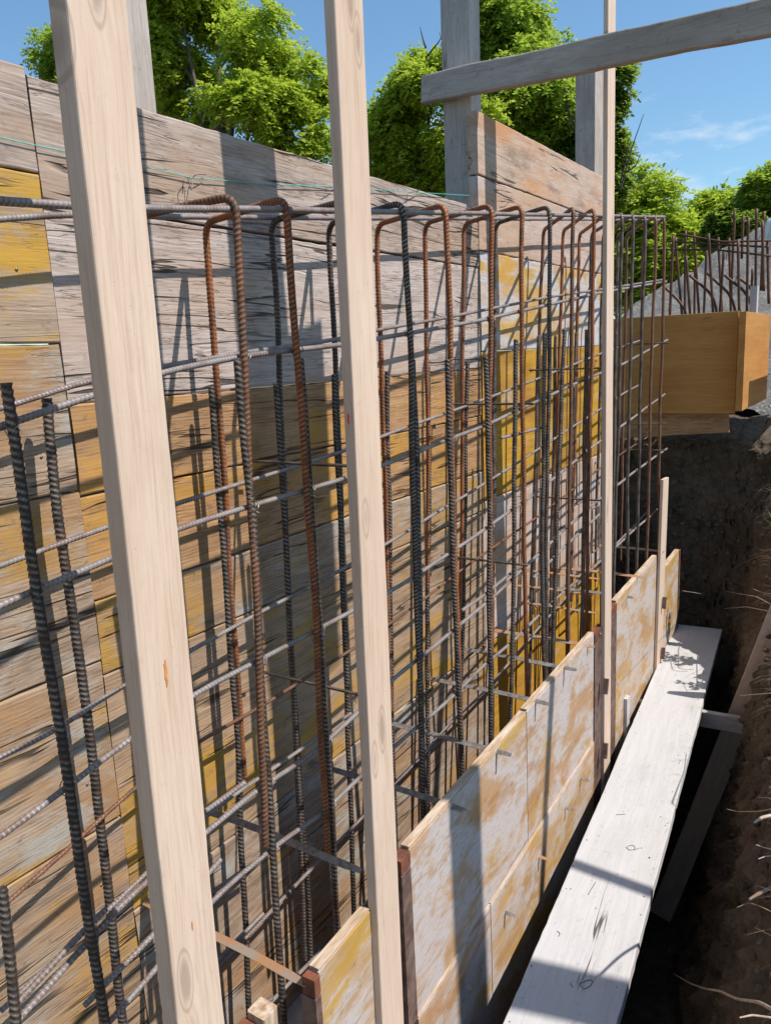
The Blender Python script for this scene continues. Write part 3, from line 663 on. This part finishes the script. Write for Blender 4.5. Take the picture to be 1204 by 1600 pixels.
# broken wooden pieces at the near panel end
pw = onF(462, 1575, -.03)
o = board('broken_block', (pw[0]-.03, pw[1]-.02, pw[2]-.35), (0, 0, 1), (0, -1, 0), .36, .045, .05, M_edge, b=.004, rag=.008, wob=.004)
tag(o, 'splintered wooden block beside the steel plate at the bottom of the photo', 'block')
pw = onF(425, 1597, -.06)
o = board('rusty_clamp', (pw[0]-.02, pw[1]-.02, pw[2]-.2), (0, 0, 1), (0, -1, 0), .2, .03, .04, M_rustplate, b=.004)
tag(o, 'small rusty clamp low at the bottom edge, left of the splintered block', 'clamp')

# ------------------------------------------------------------ walkway plank, crosspiece, brace
pl0, pl1 = onZ(784, 1600, -1.9), onZ(1054, 975, -1.9); pr0 = onZ(972, 1600, -1.9); pr1 = onZ(1123, 987, -1.9)
pd = Vector(pl1-pl0).normalized(); start = Vector(pl0)-pd*2.4; PLn = (Vector(pl1)-start).length
# local x along plank, z across (+X side), y = z cross x
zx = Vector((1, 0, 0)); zx = (zx-pd*zx.dot(pd)).normalized(); w = (Vector(pr0)-Vector(pl0)).dot(zx); w = (w+(Vector(pr1)-Vector(pl1)).dot(zx))/2
yv = zx.cross(pd)
Tpl = .045; st = start - yv*(Tpl if yv.z > 0 else 0)
plank = board('walkway_plank', st, pd, zx, PLn, w, Tpl, M_plank, b=.004, wob=.0016, rag=.003)
tag(plank, 'long pale sunlit plank laid as a walkway over the trench', 'plank')
bpy.context.view_layer.update()
def plank_mark(pts, name='pencil_mark'):
    P = np.array([onZ(x, y, -1.8985) for x, y in pts]); o = sweep(name, smooth_path(list(P), .02, 5), .0011, M_ink, None, sides=5, ds=.004)
    o.parent = plank; o.matrix_parent_inverse = plank.matrix_world.inverted()
plank_mark([(905, 1537), (918, 1531), (926, 1531), (922, 1541), (910, 1546), (906, 1538)])
plank_mark([(978, 1324), (984, 1320), (992, 1322), (990, 1328), (981, 1328), (978, 1324)]); plank_mark([(990, 1328), (998, 1325)])
plank_mark([(890, 1536), (894, 1542)]); plank_mark([(870, 1455), (875, 1458), (872, 1463)])
plank_mark([(918, 1398), (930, 1378)]); plank_mark([(962, 1273), (976, 1272)])
for px in [(1017, 1394), (1014, 1340)]:
    c = onZ(*px, -1.8975); sweep('nail_head', [c, c+[0, 0, .002]], .003, M_nail, None, sides=8, ds=.001)
    o = COL.objects[-1]; o.parent = plank; o.matrix_parent_inverse = plank.matrix_world.inverted()
# crosspiece
cz = -1.9-Tpl-.095
c0 = onZ(1095, 1105, -1.952); c1 = onZ(1186, 1119, -1.952)
o = board('crosspiece', (c1[0]-.0, c0[1]+.0, cz-.003), (-1, -.06, .0), (0, 0, 1), abs(c1[0]-c0[0])+.42, .09, .035, M_beam, b=.004, wob=.002)
tag(o, 'short grey crosspiece sticking out under the right edge of the walkway plank', 'crosspiece')
# brace: a plank leaning from the bank down to the trench floor
Ybr = c0[1]+.10
b1 = onY(1204, 942, Ybr); b0 = onY(1026, 1394, Ybr); bd = Vector(b1-b0).normalized(); bw = .10
pr = Vector((0, 1, 0)).cross(bd); pr = pr if pr.x > 0 else -pr
o = board('diagonal_brace', Vector(b0)-bd*.15+Vector((0, .04, 0)), bd, pr, (Vector(b1)-Vector(b0)).length+.45, .125, .04, M_brace, b=.004, wob=.002)
tag(o, 'brown plank leaning diagonally from the bank down under the walkway', 'brace')
s0 = onF(985, 1090, .03)
o = board('wooden_stake', (s0[0]-.01, s0[1]+.02, -2.5), (0, 0, 1), (0, -1, 0), s0[2]+2.5, .05, .03, M_plank, b=.003)
tag(o, 'small pale wooden stake end between front panel and walkway', 'stake')

# ------------------------------------------------------------ far end: honey panels, starters, gravel
YE = 5.35
e0, e1 = onY(965, 489, YE), onY(1153, 489, YE); e2 = onY(1150, 646, YE)
ztop, zbo = e0[2]-.0, e2[2]
ztop = onY(1100, 489, YE)[2]
o = board('end_panel', (-2.1, YE, zbo), (1, 0, 0), (0, 0, 1), 2.1+e1[0], ztop-zbo, .027, M_endboard, b=.002, wob=.0005)
tag(o, 'honey coloured three-ply panel closing the far end behind the rebars', 'formwork panel', 'honey coloured panels at the far end')
o = board('end_panel', (-2.1, YE+.031, zbo-.21), (1, .0, .07), (0, 0, 1), 2.1+e1[0]-.03, .26, .027, M_brown, b=.002)
tag(o, 'dark brown sloping board below the honey coloured end panel', 'formwork panel', 'honey coloured panels at the far end')
c = onY(1165, 489, YE-.1); c2 = onY(1155, 645, YE-.1)
o = board('end_panel', (c[0], YE-.1, c2[2]+.01), (0, 1, 0), (0, 0, 1), 1.1, c[2]-c2[2], .04, M_endboard, b=.002)
tag(o, 'honey coloured corner panel at the right edge with a shadow on its face', 'formwork panel', 'honey coloured panels at the far end')
# cap board that throws the shadow on the corner panel
o = board('lean_board', (c[0]+.32, YE+.2, ztop-.42), (0, 1, 0), (0, 0, 1), .9, .42, .025, M_endboard, b=.002)
tag(o, 'second honey coloured board standing just outside the right edge of the photo', 'board')
o = board('wooden_peg', (onY(1183, 488, 5.9)[0], 5.9, ztop-.1), (0, 0, 1), (0, -1, 0), onY(1188, 447, 5.9)[2]-ztop+.1, .06, .045, M_plank, b=.003)
tag(o, 'pale wooden peg standing behind the honey coloured corner panel', 'peg')
GS = 'rusty starter bars beyond the far panel'
fb = [((1051, 368), (1046, 486)), ((1054, 370), (1064, 486)), ((1070, 360), (1069, 486)), ((1071, 400), (1077, 486)), ((1083, 363), (1091, 486)), ((1085, 420), (1084, 486)), ((1106, 365), (1113, 486)),
      ((1103, 390), (1099, 486)), ((1121, 371), (1127, 486)), ((1130, 390), (1124, 486)), ((1138, 372), (1141, 486)), ((1152, 375), (1154, 486)), ((1147, 330), (1144, 400)), ((1160, 336), (1158, 400)),
      ((1168, 340), (1166, 486)), ((1181, 326), (1179, 486)), ((1193, 332), (1188, 450)), ((1198, 378), (1200, 470)), ((1175, 420), (1172, 486)), ((1190, 345), (1192, 450))]
far = empty('far_rebar_cage', (-.9, 6.2, 0), 'thicket of thin rusty starter bars above the honey coloured panel at far right', 'rebar cage')
for k, (a, b) in enumerate(fb):
    Y = 5.75+.9*((k*37) % 100)/100
    A, B_ = onY(*a, Y), onY(*b, Y); u = (B_-A)/np.linalg.norm(B_-A); sweep('starter_bar', [A, B_, B_+u*(.3 if b[0] < 1150 else .02)], .0095, M_rfar, far, sides=8, ds=.05)
for a, m_, b in [((1035, 446), (1060, 470), (1071, 487)), ((1076, 430), (1111, 459), (1120, 487)), ((1104, 427), (1140, 460), (1149, 487)), ((1131, 430), (1166, 458), (1176, 487)), ((1151, 432), (1176, 452), (1181, 487))]:
    P = [onY(*q, 6.0) for q in (a, m_, b)]; P.append(P[-1]+np.array([0, 0, -.3])); sweep('bent_bar', smooth_path(P, .12), .0095, M_rfar, far, sides=8, ds=.02)
for a, m_, b in [((1008, 390), (1115, 390), (1204, 400)), ((1060, 366), (1130, 378), (1204, 376)), ((1044, 377), (1140, 383), (1200, 386))]:
    P = [onY(*q, 6.0) for q in (a, m_, b)]; sweep('level_bar', P, .007, M_rfar, far, sides=8, ds=.05)
# heap of crushed stone
def heap():
    V = []; nx, ny = 110, 70; sil = [(985, 478), (1000, 466), (1035, 446), (1090, 412), (1150, 376), (1204, 344), (1260, 325), (1400, 310)]
    ps = [onY(x, y, 8.2) for x, y in sil]; xs_ = [p[0] for p in ps]; zs_ = [p[2] for p in ps]
    for j in range(ny):
        t = j/(ny-1); Y = 6.5+3.6*t
        for i in range(nx):
            X = -3.0+5.5*i/(nx-1)
            Xp = X*(8.2/ max(6.5, 8.2)); zr = np.interp(Xp, xs_, zs_, left=zs_[0]-.9); k = 1-abs(t-.47)/.5
            z = -.7+(zr+.7)*max(0, min(1, k))**.9
            p = Vector((X, Y, z)); z += noise.fractal(p*6, .6, 2, 6)*.06
            V.append((X, Y+noise.noise(p*9)*.04, z))
    Fc = np.array([(j*nx+i, j*nx+i+1, (j+1)*nx+i+1, (j+1)*nx+i) for j in range(ny-1) for i in range(nx-1)])
    tag(link('gravel_heap', np.array(V), Fc, M_gravel), 'grey heap of crushed stone behind the thin rusty bars', 'gravel heap', kind='stuff')
heap()
tp = onY(1199, 345, 7.0)
V = []; n1, n2 = 14, 10
for j in range(n2):
    for i in range(n1):
        a = 2*math.pi*i/n1; f = j/(n2-1); r_ = .13*math.sin(math.pi*min(.97, f*.8+.15)); k = noise.noise(Vector((math.cos(a)*2, math.sin(a)*2, f*4)))*.05
        k *= 2; r_ *= 2.6*(1-.35*f); V.append((tp[0]+.26+(r_+k)*math.cos(a), 7.0+(r_+k)*math.sin(a)*.8, tp[2]-.27+.40*f+k*.5))
Fc = [(j*n1+i, j*n1+(i+1) % n1, (j+1)*n1+(i+1) % n1, (j+1)*n1+i) for j in range(n2-1) for i in range(n1)]+[tuple(range(n1-1, -1, -1)), tuple((n2-1)*n1+i for i in range(n1))]
tag(link('plastic_bag', V, Fc, M_tarp), 'pale bluish plastic bag at the right edge on the gravel heap', 'bag')

# ------------------------------------------------------------ roots and twigs in the bank
def XBANK(Y, z):
    zt = np.interp(Y, [0, 3.4, 4.2, 4.75, 5.3, 5.6, 6], [-1.38, -1.42, -1.44, -1.3, -1.0, -.72, -.58]); Xe = .10-.125*Y-.05*max(0, Y-4.2)
    return Xe-.38*(zt-z)/(zt+3.6)
def onBank(x, y, off=0.):
    r = ray(x, y); t = 1.
    lo, hi = .0003, .01
    for _ in range(60):
        mid = (lo+hi)/2; p = r*mid
        if p[0] < XBANK(p[1], p[2])-off: hi = mid
        else: lo = mid
    # rays start right of the face? choose the far crossing by marching
    best = None
    for k in range(1, 900):
        p = r*(k*.00001+.0004)
        if p[0] > XBANK(p[1], p[2])-off: best = p; break
    return best if best is not None else r*.003
GR = 'roots hanging from the trench bank'
roots = [([(1052, 1522), (1078, 1537), (1100, 1545), (1125, 1549), (1150, 1561), (1185, 1566), (1215, 1583)], .0045, M_root, 'thickest pale root curving across the bottom right corner'),
 ([(1178, 1285), (1190, 1277), (1215, 1272)], .006, M_root, 'stubby light root end at the right edge above the lower middle'),
 ([(1134, 1264), (1150, 1268), (1185, 1268), (1215, 1262)], .002, M_root, 'thin wavy pale root above the stubby root end'),
 ([(1170, 1405), (1185, 1396), (1215, 1382)], .006, M_rootd, 'short brown root stub at the right edge, below the middle'),
 ([(1150, 1418), (1170, 1410), (1195, 1420), (1210, 1428)], .002, M_rootd, 'thin dark root arching below the short brown stub'),
 ([(1097, 945), (1120, 935), (1135, 925), (1150, 912)], .004, M_root, 'pale root stump pointing up right of the walkway end'),
 ([(1097, 952), (1130, 951), (1165, 948), (1200, 955)], .003, M_root, 'long straight pale root right of the walkway end'),
 ([(1125, 922), (1150, 927), (1180, 932), (1205, 945)], .003, M_root, 'pale root with a bend above the long straight one'),
 ([(1065, 923), (1085, 926), (1105, 930), (1120, 935)], .002, M_root, 'thin pale root tip against the dark hole past the far panel'),
 ([(1175, 920), (1190, 926), (1215, 930)], .002, M_root, 'small pale root at the right edge near the brace top'),
 ([(1155, 1087), (1180, 1085), (1215, 1082)], .003, M_root, 'pale root crossing in front of the diagonal brace'),
 ([(1180, 1320), (1192, 1324), (1215, 1330)], .002, M_root, 'short curled pale rootlet at the right edge'),
 ([(1184, 1342), (1195, 1338), (1215, 1337)], .002, M_root, 'lower short rootlet of the pair at the right edge'),
 ([(1170, 870), (1190, 862), (1215, 858)], .003, M_rootd, 'brown root high on the bank right of the end wall'),
 ([(1135, 895), (1160, 880), (1185, 868), (1210, 872)], .003, M_rootd, 'brown root fanning down high on the bank'),
 ([(1150, 960), (1145, 990), (1130, 1020), (1125, 1050)], .002, M_rootd, 'dark root hanging down beside the walkway end'),
 ([(1165, 950), (1160, 985), (1140, 1030)], .002, M_rootd, 'second dark root hanging down beside the walkway end'),
 ([(1155, 1590), (1175, 1586), (1215, 1592)], .003, M_root, 'pale root lowest in the bottom right corner')]
for pts, r, m, lab in roots:
    P = []
    for k, (x, y) in enumerate(pts):
        f = k/(len(pts)-1); P.append(onBank(x, y, .10*(1-f)+.01))
    # continue into the soil
    P.append(P[-1]+np.array([.08, .03, 0]))
    P = smooth_path(P, .05, 5)
    o = sweep('root', P[::-1], r, m, None, sides=7, ds=.006, taper=(1, .45)); tag(o, lab, 'root', GR)
# fine rootlets
V, Fc = [], []
for k in range(1500):
    Y = random.uniform(1.6, 5.5); z = random.uniform(-2.9, -1.3) if Y < 4.6 else random.uniform(-2.6, -.9)
    if noise.noise(Vector((Y*1.7, z*2, 3))) < .0 and Y < 4: continue
    x = XBANK(Y, z)-.02; p = Vector((x+.03, Y, z)); q = p+Vector((random.uniform(-.10, -.02), random.uniform(-.06, .03), random.uniform(-.13, .02)))
    mid = (p+q)/2+Vector((0, random.uniform(-.015, .015), random.uniform(-.0, .02))); wv = random.uniform(.0006, .0014)
    b0_ = len(V)
    for s_, ww in ((p, 1), (mid, .8), (q, .3)):
        for a in (0, 2.1, 4.2): V.append((s_.x+wv*ww*math.cos(a), s_.y+wv*ww*math.sin(a), s_.z+wv*ww*math.sin(a+1)))
    for s_ in (0, 3):
        for a in range(3): Fc.append((b0_+s_+a, b0_+s_+(a+1) % 3, b0_+s_+3+(a+1) % 3, b0_+s_+3+a))
tag(link('rootlets', np.array(V), np.array(Fc), M_rootd), 'tangle of fine brown rootlets covering the trench bank', 'rootlets', kind='stuff')
# clods and stones
def clods(name, mat, spots, label):
    V, Fc = [], []
    base = [(0, 0, 1), (0, 0, -1)]+[(math.cos(a)*.9, math.sin(a)*.9, zz) for zz in (.45, -.45) for a in np.arange(6)*math.pi/3]
    for (x, y, z, s_) in spots:
        b0_ = len(V)
        for (a, b, c) in base:
            k = 1+random.uniform(-.28, .28); V.append((x+a*s_*k, y+b*s_*k, z+c*s_*k*.8))
        for i in range(6):
            j = (i+1) % 6; Fc += [(b0_, b0_+2+i, b0_+2+j), (b0_+1, b0_+8+j, b0_+8+i), (b0_+2+i, b0_+8+i, b0_+8+j), (b0_+2+i, b0_+8+j, b0_+2+j)]
    tag(link(name, np.array(V), np.array(Fc), mat, smooth=False), label, name.replace('_', ' '), kind='stuff')
sp = []
for k in range(700):
    X = random.uniform(-1.7, -.75); z = random.uniform(-2.9, -.6); f = (z+3.6)/3.05; sp.append((X, 5.42+.3*f-.01, z, random.choice([.008, .012, .02, .03])*random.uniform(.6, 1.3)))
for k in range(900):
    Y = random.uniform(1.2, 5.4); z = random.uniform(-2.95, -1.45); sp.append((XBANK(Y, z)-.0, Y, z, random.choice([.005, .008, .014])*random.uniform(.6, 1.4)))
for k in range(300): sp.append((random.uniform(-.85, -.3), random.uniform(1, 5.4), -3.6+random.uniform(-.01, .02), random.uniform(.008, .03)))
clods('soil_clods', M_soil, sp, 'clods of dark earth in the trench bank and end wall')
sp = []
for k in range(75):
    f = random.random()**1.6; e = random.choice([random.uniform(.03, .97), random.uniform(.03, .15), random.uniform(.85, .97)])
    q = Vector(pl1)*(1-f)+Vector(pl0)*f+zx*(w*e); sp.append((q.x, q.y, -1.8985, random.uniform(.0008, .0026)))
clods('soil_crumbs', M_soil, sp, 'crumbs of dry earth scattered on the walkway plank')
# weeds on the bank top near the far end (they dapple the end of the walkway)
def weed(o0, h, n, label):
    V, Fc = [], []
    for k in range(n):
        a = random.uniform(0, 6.28); sp_ = random.uniform(.1, .5); P = [Vector(o0)+Vector((math.cos(a)*sp_*h*t*t, math.sin(a)*sp_*h*t*t, h*t*random.uniform(.8, 1))) for t in np.linspace(0, 1, 6)]
        wv = .0016
        for i in range(5):
            b0_ = len(V); p, q = P[i], P[i+1]
            for c_ in (p, q):
                for aa in (0, 2.1, 4.2): V.append((c_.x+wv*math.cos(aa), c_.y+wv*math.sin(aa), c_.z))
            for aa in range(3): j = (aa+1) % 3; Fc.append((b0_+aa, b0_+j, b0_+3+j, b0_+3+aa))
            for s_ in range(4):
                l = random.uniform(.025, .05); dr = Vector((random.uniform(-1, 1), random.uniform(-1, 1), random.uniform(-.3, .8))).normalized(); sd = dr.cross(Vector((.3, .2, 1))).normalized()*l*.28
                b1_ = len(V); V += [tuple(p), tuple(p+dr*l*.5+sd), tuple(p+dr*l), tuple(p+dr*l*.5-sd)]; Fc.append((b1_, b1_+1, b1_+2, b1_+3))
    tag(link('weed', V, Fc, M_leaf2, smooth=False), label, 'weed', 'weeds on the bank top')
weed((-.42, 4.75, -1.28), .34, 9, 'leafy weed on the bank edge right of the far end of the walkway')
weed((-.50, 5.0, -1.1), .3, 8, 'weed on the bank edge close to the corner panel')
weed((-.30, 4.45, -1.40), .32, 8, 'weed on the bank edge above the diagonal brace')

# ------------------------------------------------------------ mason's cord and nails
pts = [onX(x, y, XW+.012) for x, y in [(-40, 205), (50, 226), (100, 236), (250, 266), (300, 278), (420, 288), (515, 291), (640, 300), (740, 306)]]
tag(sweep('mason_cord', np.array(pts), .0011, M_cord, sides=6, ds=.01), "thin turquoise mason's cord stretched along the top of the wall", 'cord')
for lab, P in [('bent wire twisted round the turquoise cord, left of the first hooked bar', [(285, 303), (287, 280), (293, 275), (300, 300), (301, 277), (308, 272), (322, 273)]), ('bent nail sticking out of the grey board near the tall upright', [(634, 318), (636, 302), (655, 297)]), ('thin wire hook in front of the orange board', [(785, 315), (797, 308), (800, 306)]), ('wire hook on the grey board beside the second post', [(508, 300), (510, 293), (521, 292)])]:
    q = [onX(x, y, XW+.016+.01*(i % 2)) for i, (x, y) in enumerate(P)]; tag(sweep('bent_wire', smooth_path(q, .01), .0012, M_nail, sides=6, ds=.003), lab, 'wire')

# ------------------------------------------------------------ trees
def tube_path(V, Fc, P, r0, r1, sides=7):
    b0_ = len(V)
    for i, p in enumerate(P):
        r_ = r0+(r1-r0)*i/(len(P)-1)
        for a in range(sides): th = a*2*math.pi/sides; V.append((p[0]+r_*math.cos(th), p[1]+r_*math.sin(th), p[2]))
    for i in range(len(P)-1):
        for a in range(sides): j = (a+1) % sides; Fc.append((b0_+i*sides+a, b0_+i*sides+j, b0_+(i+1)*sides+j, b0_+(i+1)*sides+a))
def fronds(cs, mat, leaf=.05, per=12, name='crown', parent=None, long_=.28):
    """cs: (n,3) frond roots with (n,3) directions; pinnate leaves with small drooping leaflets"""
    C, D = cs; n = len(C); D = D/np.linalg.norm(D, axis=1)[:, None]
    sd = np.cross(D, np.array([0, 0, 1.])); sd /= np.linalg.norm(sd, axis=1)[:, None]+1e-6
    out = []
    for k in range(per):
        t = (k//2+1)/(per/2); s = 1 if k % 2 else -1
        Lg = long_*(1+.0*t)
        p = C+D*(Lg*t)+np.array([0, 0, -1])*(Lg*.35*t*t)
        ld = D*.5+sd*s*.85+rng.normal(0, .28, (n, 3)); ld[:, 2] -= .18; ld /= np.linalg.norm(ld, axis=1)[:, None]
        wv = np.cross(ld, rng.normal(0, .5, (n, 3))+np.array([0, 0, 1.])); wv /= np.linalg.norm(wv, axis=1)[:, None]+1e-6
        l = leaf*rng.uniform(.75, 1.25, (n, 1)); w_ = l*.26
        out.append(np.stack([p, p+ld*l*.45+wv*w_, p+ld*l, p+ld*l*.45-wv*w_], 1))
    V = np.concatenate(out).reshape(-1, 3); Fq = np.arange(len(V)).reshape(-1, 4)
    return link(name, V, Fq, mat, parent, smooth=False)
def tree(base, blobs, mat, label, nf=5200, leaf=.06, long_=.3, trunk_r=.12, name='tree', twigs=()):
    e = empty(name, base, label, 'tree', 'trees behind the building site')
    V, Fc = [], []; b = np.array(base, float); nf = int(nf*.85)
    cen = np.mean([bl[0] for bl in blobs], axis=0)
    top = np.array([cen[0]*.5+b[0]*.5, cen[1]*.5+b[1]*.5, cen[2]])
    tp_ = [b, b+(top-b)*.35+[.08, .05, 0], b+(top-b)*.7-[.05, .0, 0], top]
    tube_path(V, Fc, tp_, trunk_r, trunk_r*.4, 9)
    sub = []
    for (c, r_) in blobs:
        c = np.array(c); st_ = b+(top-b)*random.uniform(.5, .95); m_ = (st_+c)/2+np.array([0, 0, .15])
        tube_path(V, Fc, [st_, m_, c], trunk_r*.28, trunk_r*.1, 6)
        for q in range(5):
            dv = rng.normal(0, 1, 3); dv /= np.linalg.norm(dv); tube_path(V, Fc, [c, c+dv*np.array(r_)*.5+[0, 0, .05], c+dv*np.array(r_)*.85], trunk_r*.08, trunk_r*.02, 5)
        vol = r_[0]*r_[1]*r_[2]
        sub.append((c, np.array(r_), vol**.75))
    link('trunk', V, Fc, M_bark, e)
    tot = sum(s[2] for s in sub); C, D = [], []
    for c, r_, v in sub:
        # small tufts inside each limb's blob, leaving gaps
        nt = 11; m_ = int(nf*v/tot/nt)+1
        tv = rng.normal(0, 1, (nt, 3)); tv /= np.linalg.norm(tv, axis=1)[:, None]; rad = rng.uniform(.35, 1.08, (nt, 1))
        tc_ = c+tv*rad*r_
        for k in range(nt):
            m2 = int(m_*rng.uniform(.4, 1.7))+1; jit = rng.normal(0, 1, (m2, 3))*r_.mean()*rng.uniform(.13, .26)*np.array([1, 1, .65]); C.append(tc_[k]+jit); dd = jit*3+tv[k]*.5+rng.normal(0, .4, (m2, 3)); dd[:, 2] -= .15; D.append(dd)
    fronds((np.concatenate(C), np.concatenate(D)), mat, leaf*1.02, 12, 'crown', e, long_)
    for tw in twigs:
        P = [onY(x, y, base[1]-.4) for x, y in tw]; sweep('bare_twig', smooth_path(P, .1), .012, M_dead, e, sides=6, ds=.06, taper=(1, .3))
def bl(px, Y, rx, ry=None, rz=None):
    p = onY(px[0], px[1], Y); rx *= .8; return (tuple(p), (rx, ry or rx, (rz or rx)*.82))
# left acacia, beyond the wall
Y1 = 6.2
tree((onY(330, 200, Y1)[0], Y1, -.9), [bl((250, 60), Y1, .42), bl((300, 150), Y1+.2, .42), bl((235, 170), Y1+.5, .35), bl((270, -40), Y1, .5), bl((390, 60), Y1, .40), bl((400, 160), Y1-.1, .42), bl((330, 240), Y1+.3, .36),
     bl((460, 120), Y1+.3, .34), bl((455, 215), Y1+.1, .36), bl((495, 250), Y1+.3, .28), bl((340, 20), Y1+.4, .36), bl((430, 270), Y1+.5, .25)], M_leaf, 'bright green acacia tree behind the wall between the first two posts', nf=10500, leaf=.05, long_=.17)
tree((onY(95, 80, 7.)[0]-.9, 7., -.9), [bl((72, 75), 7., .14), bl((105, 90), 7.1, .24), bl((115, 50), 7., .22), bl((135, 110), 7., .28), bl((80, 105), 7., .12)], M_leaf2, 'small bit of green tree crown left of the nearest post', nf=2600, leaf=.05, long_=.2)
Y2 = 9.0
tree((onY(660, 250, Y2)[0], Y2, -.9), [bl((650, 130), Y2, .42), bl((630, 190), Y2, .45), bl((660, 240), Y2+.3, .5), bl((600, 240), Y2, .42), bl((585, 180), Y2+.2, .25), bl((690, 110), Y2-.2, .4), bl((720, 200), Y2, .45), bl((570, 250), Y2+.4, .35), bl((590, 285), Y2, .3), bl((680, 290), Y2, .35)], M_leaf, 'bright round acacia crown directly left of the tall upright', nf=6800, leaf=.06, long_=.2, twigs=[[(665, 75), (660, 60), (656, 42)], [(665, 90), (690, 60), (686, 50)]])
Y3 = 11.
tree((onY(800, 250, Y3)[0], Y3, -.9), [bl((770, 40), Y3, .6), bl((800, 80), Y3+.3, .6), bl((830, 100), Y3, .5), bl((760, 110), Y3, .5), bl((800, 180), Y3, .65), bl((850, 160), Y3-.2, .5), bl((845, 215), Y3, .4), bl((790, 10), Y3, .5), bl((775, 150), Y3-.6, .5), bl((820, 130), Y3-.5, .4)], M_leaf2, 'tall mid green tree right of the tall upright under the beam', nf=8200, leaf=.07, long_=.24,
     twigs=[[(885, 190), (882, 120), (880, 60)], [(890, 200), (884, 160), (892, 130)], [(905, 220), (880, 150), (878, 95)]])
tree((onY(940, 300, Y3)[0], Y3-.3, -.9), [bl((950, 150), Y3-.3, .15, rz=.4), bl((955, 210), Y3-.3, .17, rz=.45), bl((958, 270), Y3-.3, .17, rz=.4), bl((885, 220), Y3, .22), bl((870, 190), Y3, .2), bl((900, 240), Y3, .25), bl((960, 120), Y3-.3, .15, rz=.3)], M_leafd, 'dark narrow ivy covered tree behind the third post', nf=4200, leaf=.06, long_=.15,
     twigs=[[(968, 300), (985, 235), (1005, 178)], [(975, 270), (992, 262), (1000, 240)], [(968, 285), (978, 250), (980, 225)]])
Y4 = 15.
tree((onY(1010, 400, Y4)[0], Y4, -.9), [bl((1005, 300), Y4, .5), bl((1000, 340), Y4, .6), bl((1025, 350), Y4, .55), bl((990, 390), Y4, .7), bl((1040, 400), Y4, .6), bl((1080, 385), Y4, .5), bl((1010, 440), Y4, .7), bl((1065, 350), Y4+.5, .3), bl((975, 330), Y4, .4), bl((960, 420), Y4, .6)], M_leaf, 'light green acacia behind the far end of the rebar cage', nf=5200, leaf=.09, long_=.34)
tree((onY(1120, 400, Y4)[0], Y4+1, -.9), [bl((1110, 335), Y4+1, .35), bl((1125, 320), Y4+1, .3), bl((1105, 370), Y4+1, .4), bl((1135, 360), Y4+1, .4), bl((1090, 325), Y4+1, .2), bl((1145, 345), Y4+1, .3)], M_leaf, 'sparse pale tree above the gravel heap', nf=2200, leaf=.10, long_=.32)
tree((onY(1140, 380, 13.)[0], 13., -.9), [bl((1140, 350), 13., .26), bl((1155, 360), 13., .3), bl((1130, 370), 13., .26)], M_leafd, 'dark green bush on top of the gravel heap', nf=3000, leaf=.07, long_=.18, trunk_r=.05)
tree((onY(1230, 380, 13.)[0], 13.5, -.9), [bl((1195, 300), 13.5, .32), bl((1215, 290), 13.5, .45), bl((1240, 310), 13.5, .4)], M_leaf2, 'green tree crown cut off by the right edge of the photo', nf=5500, leaf=.08, long_=.22)
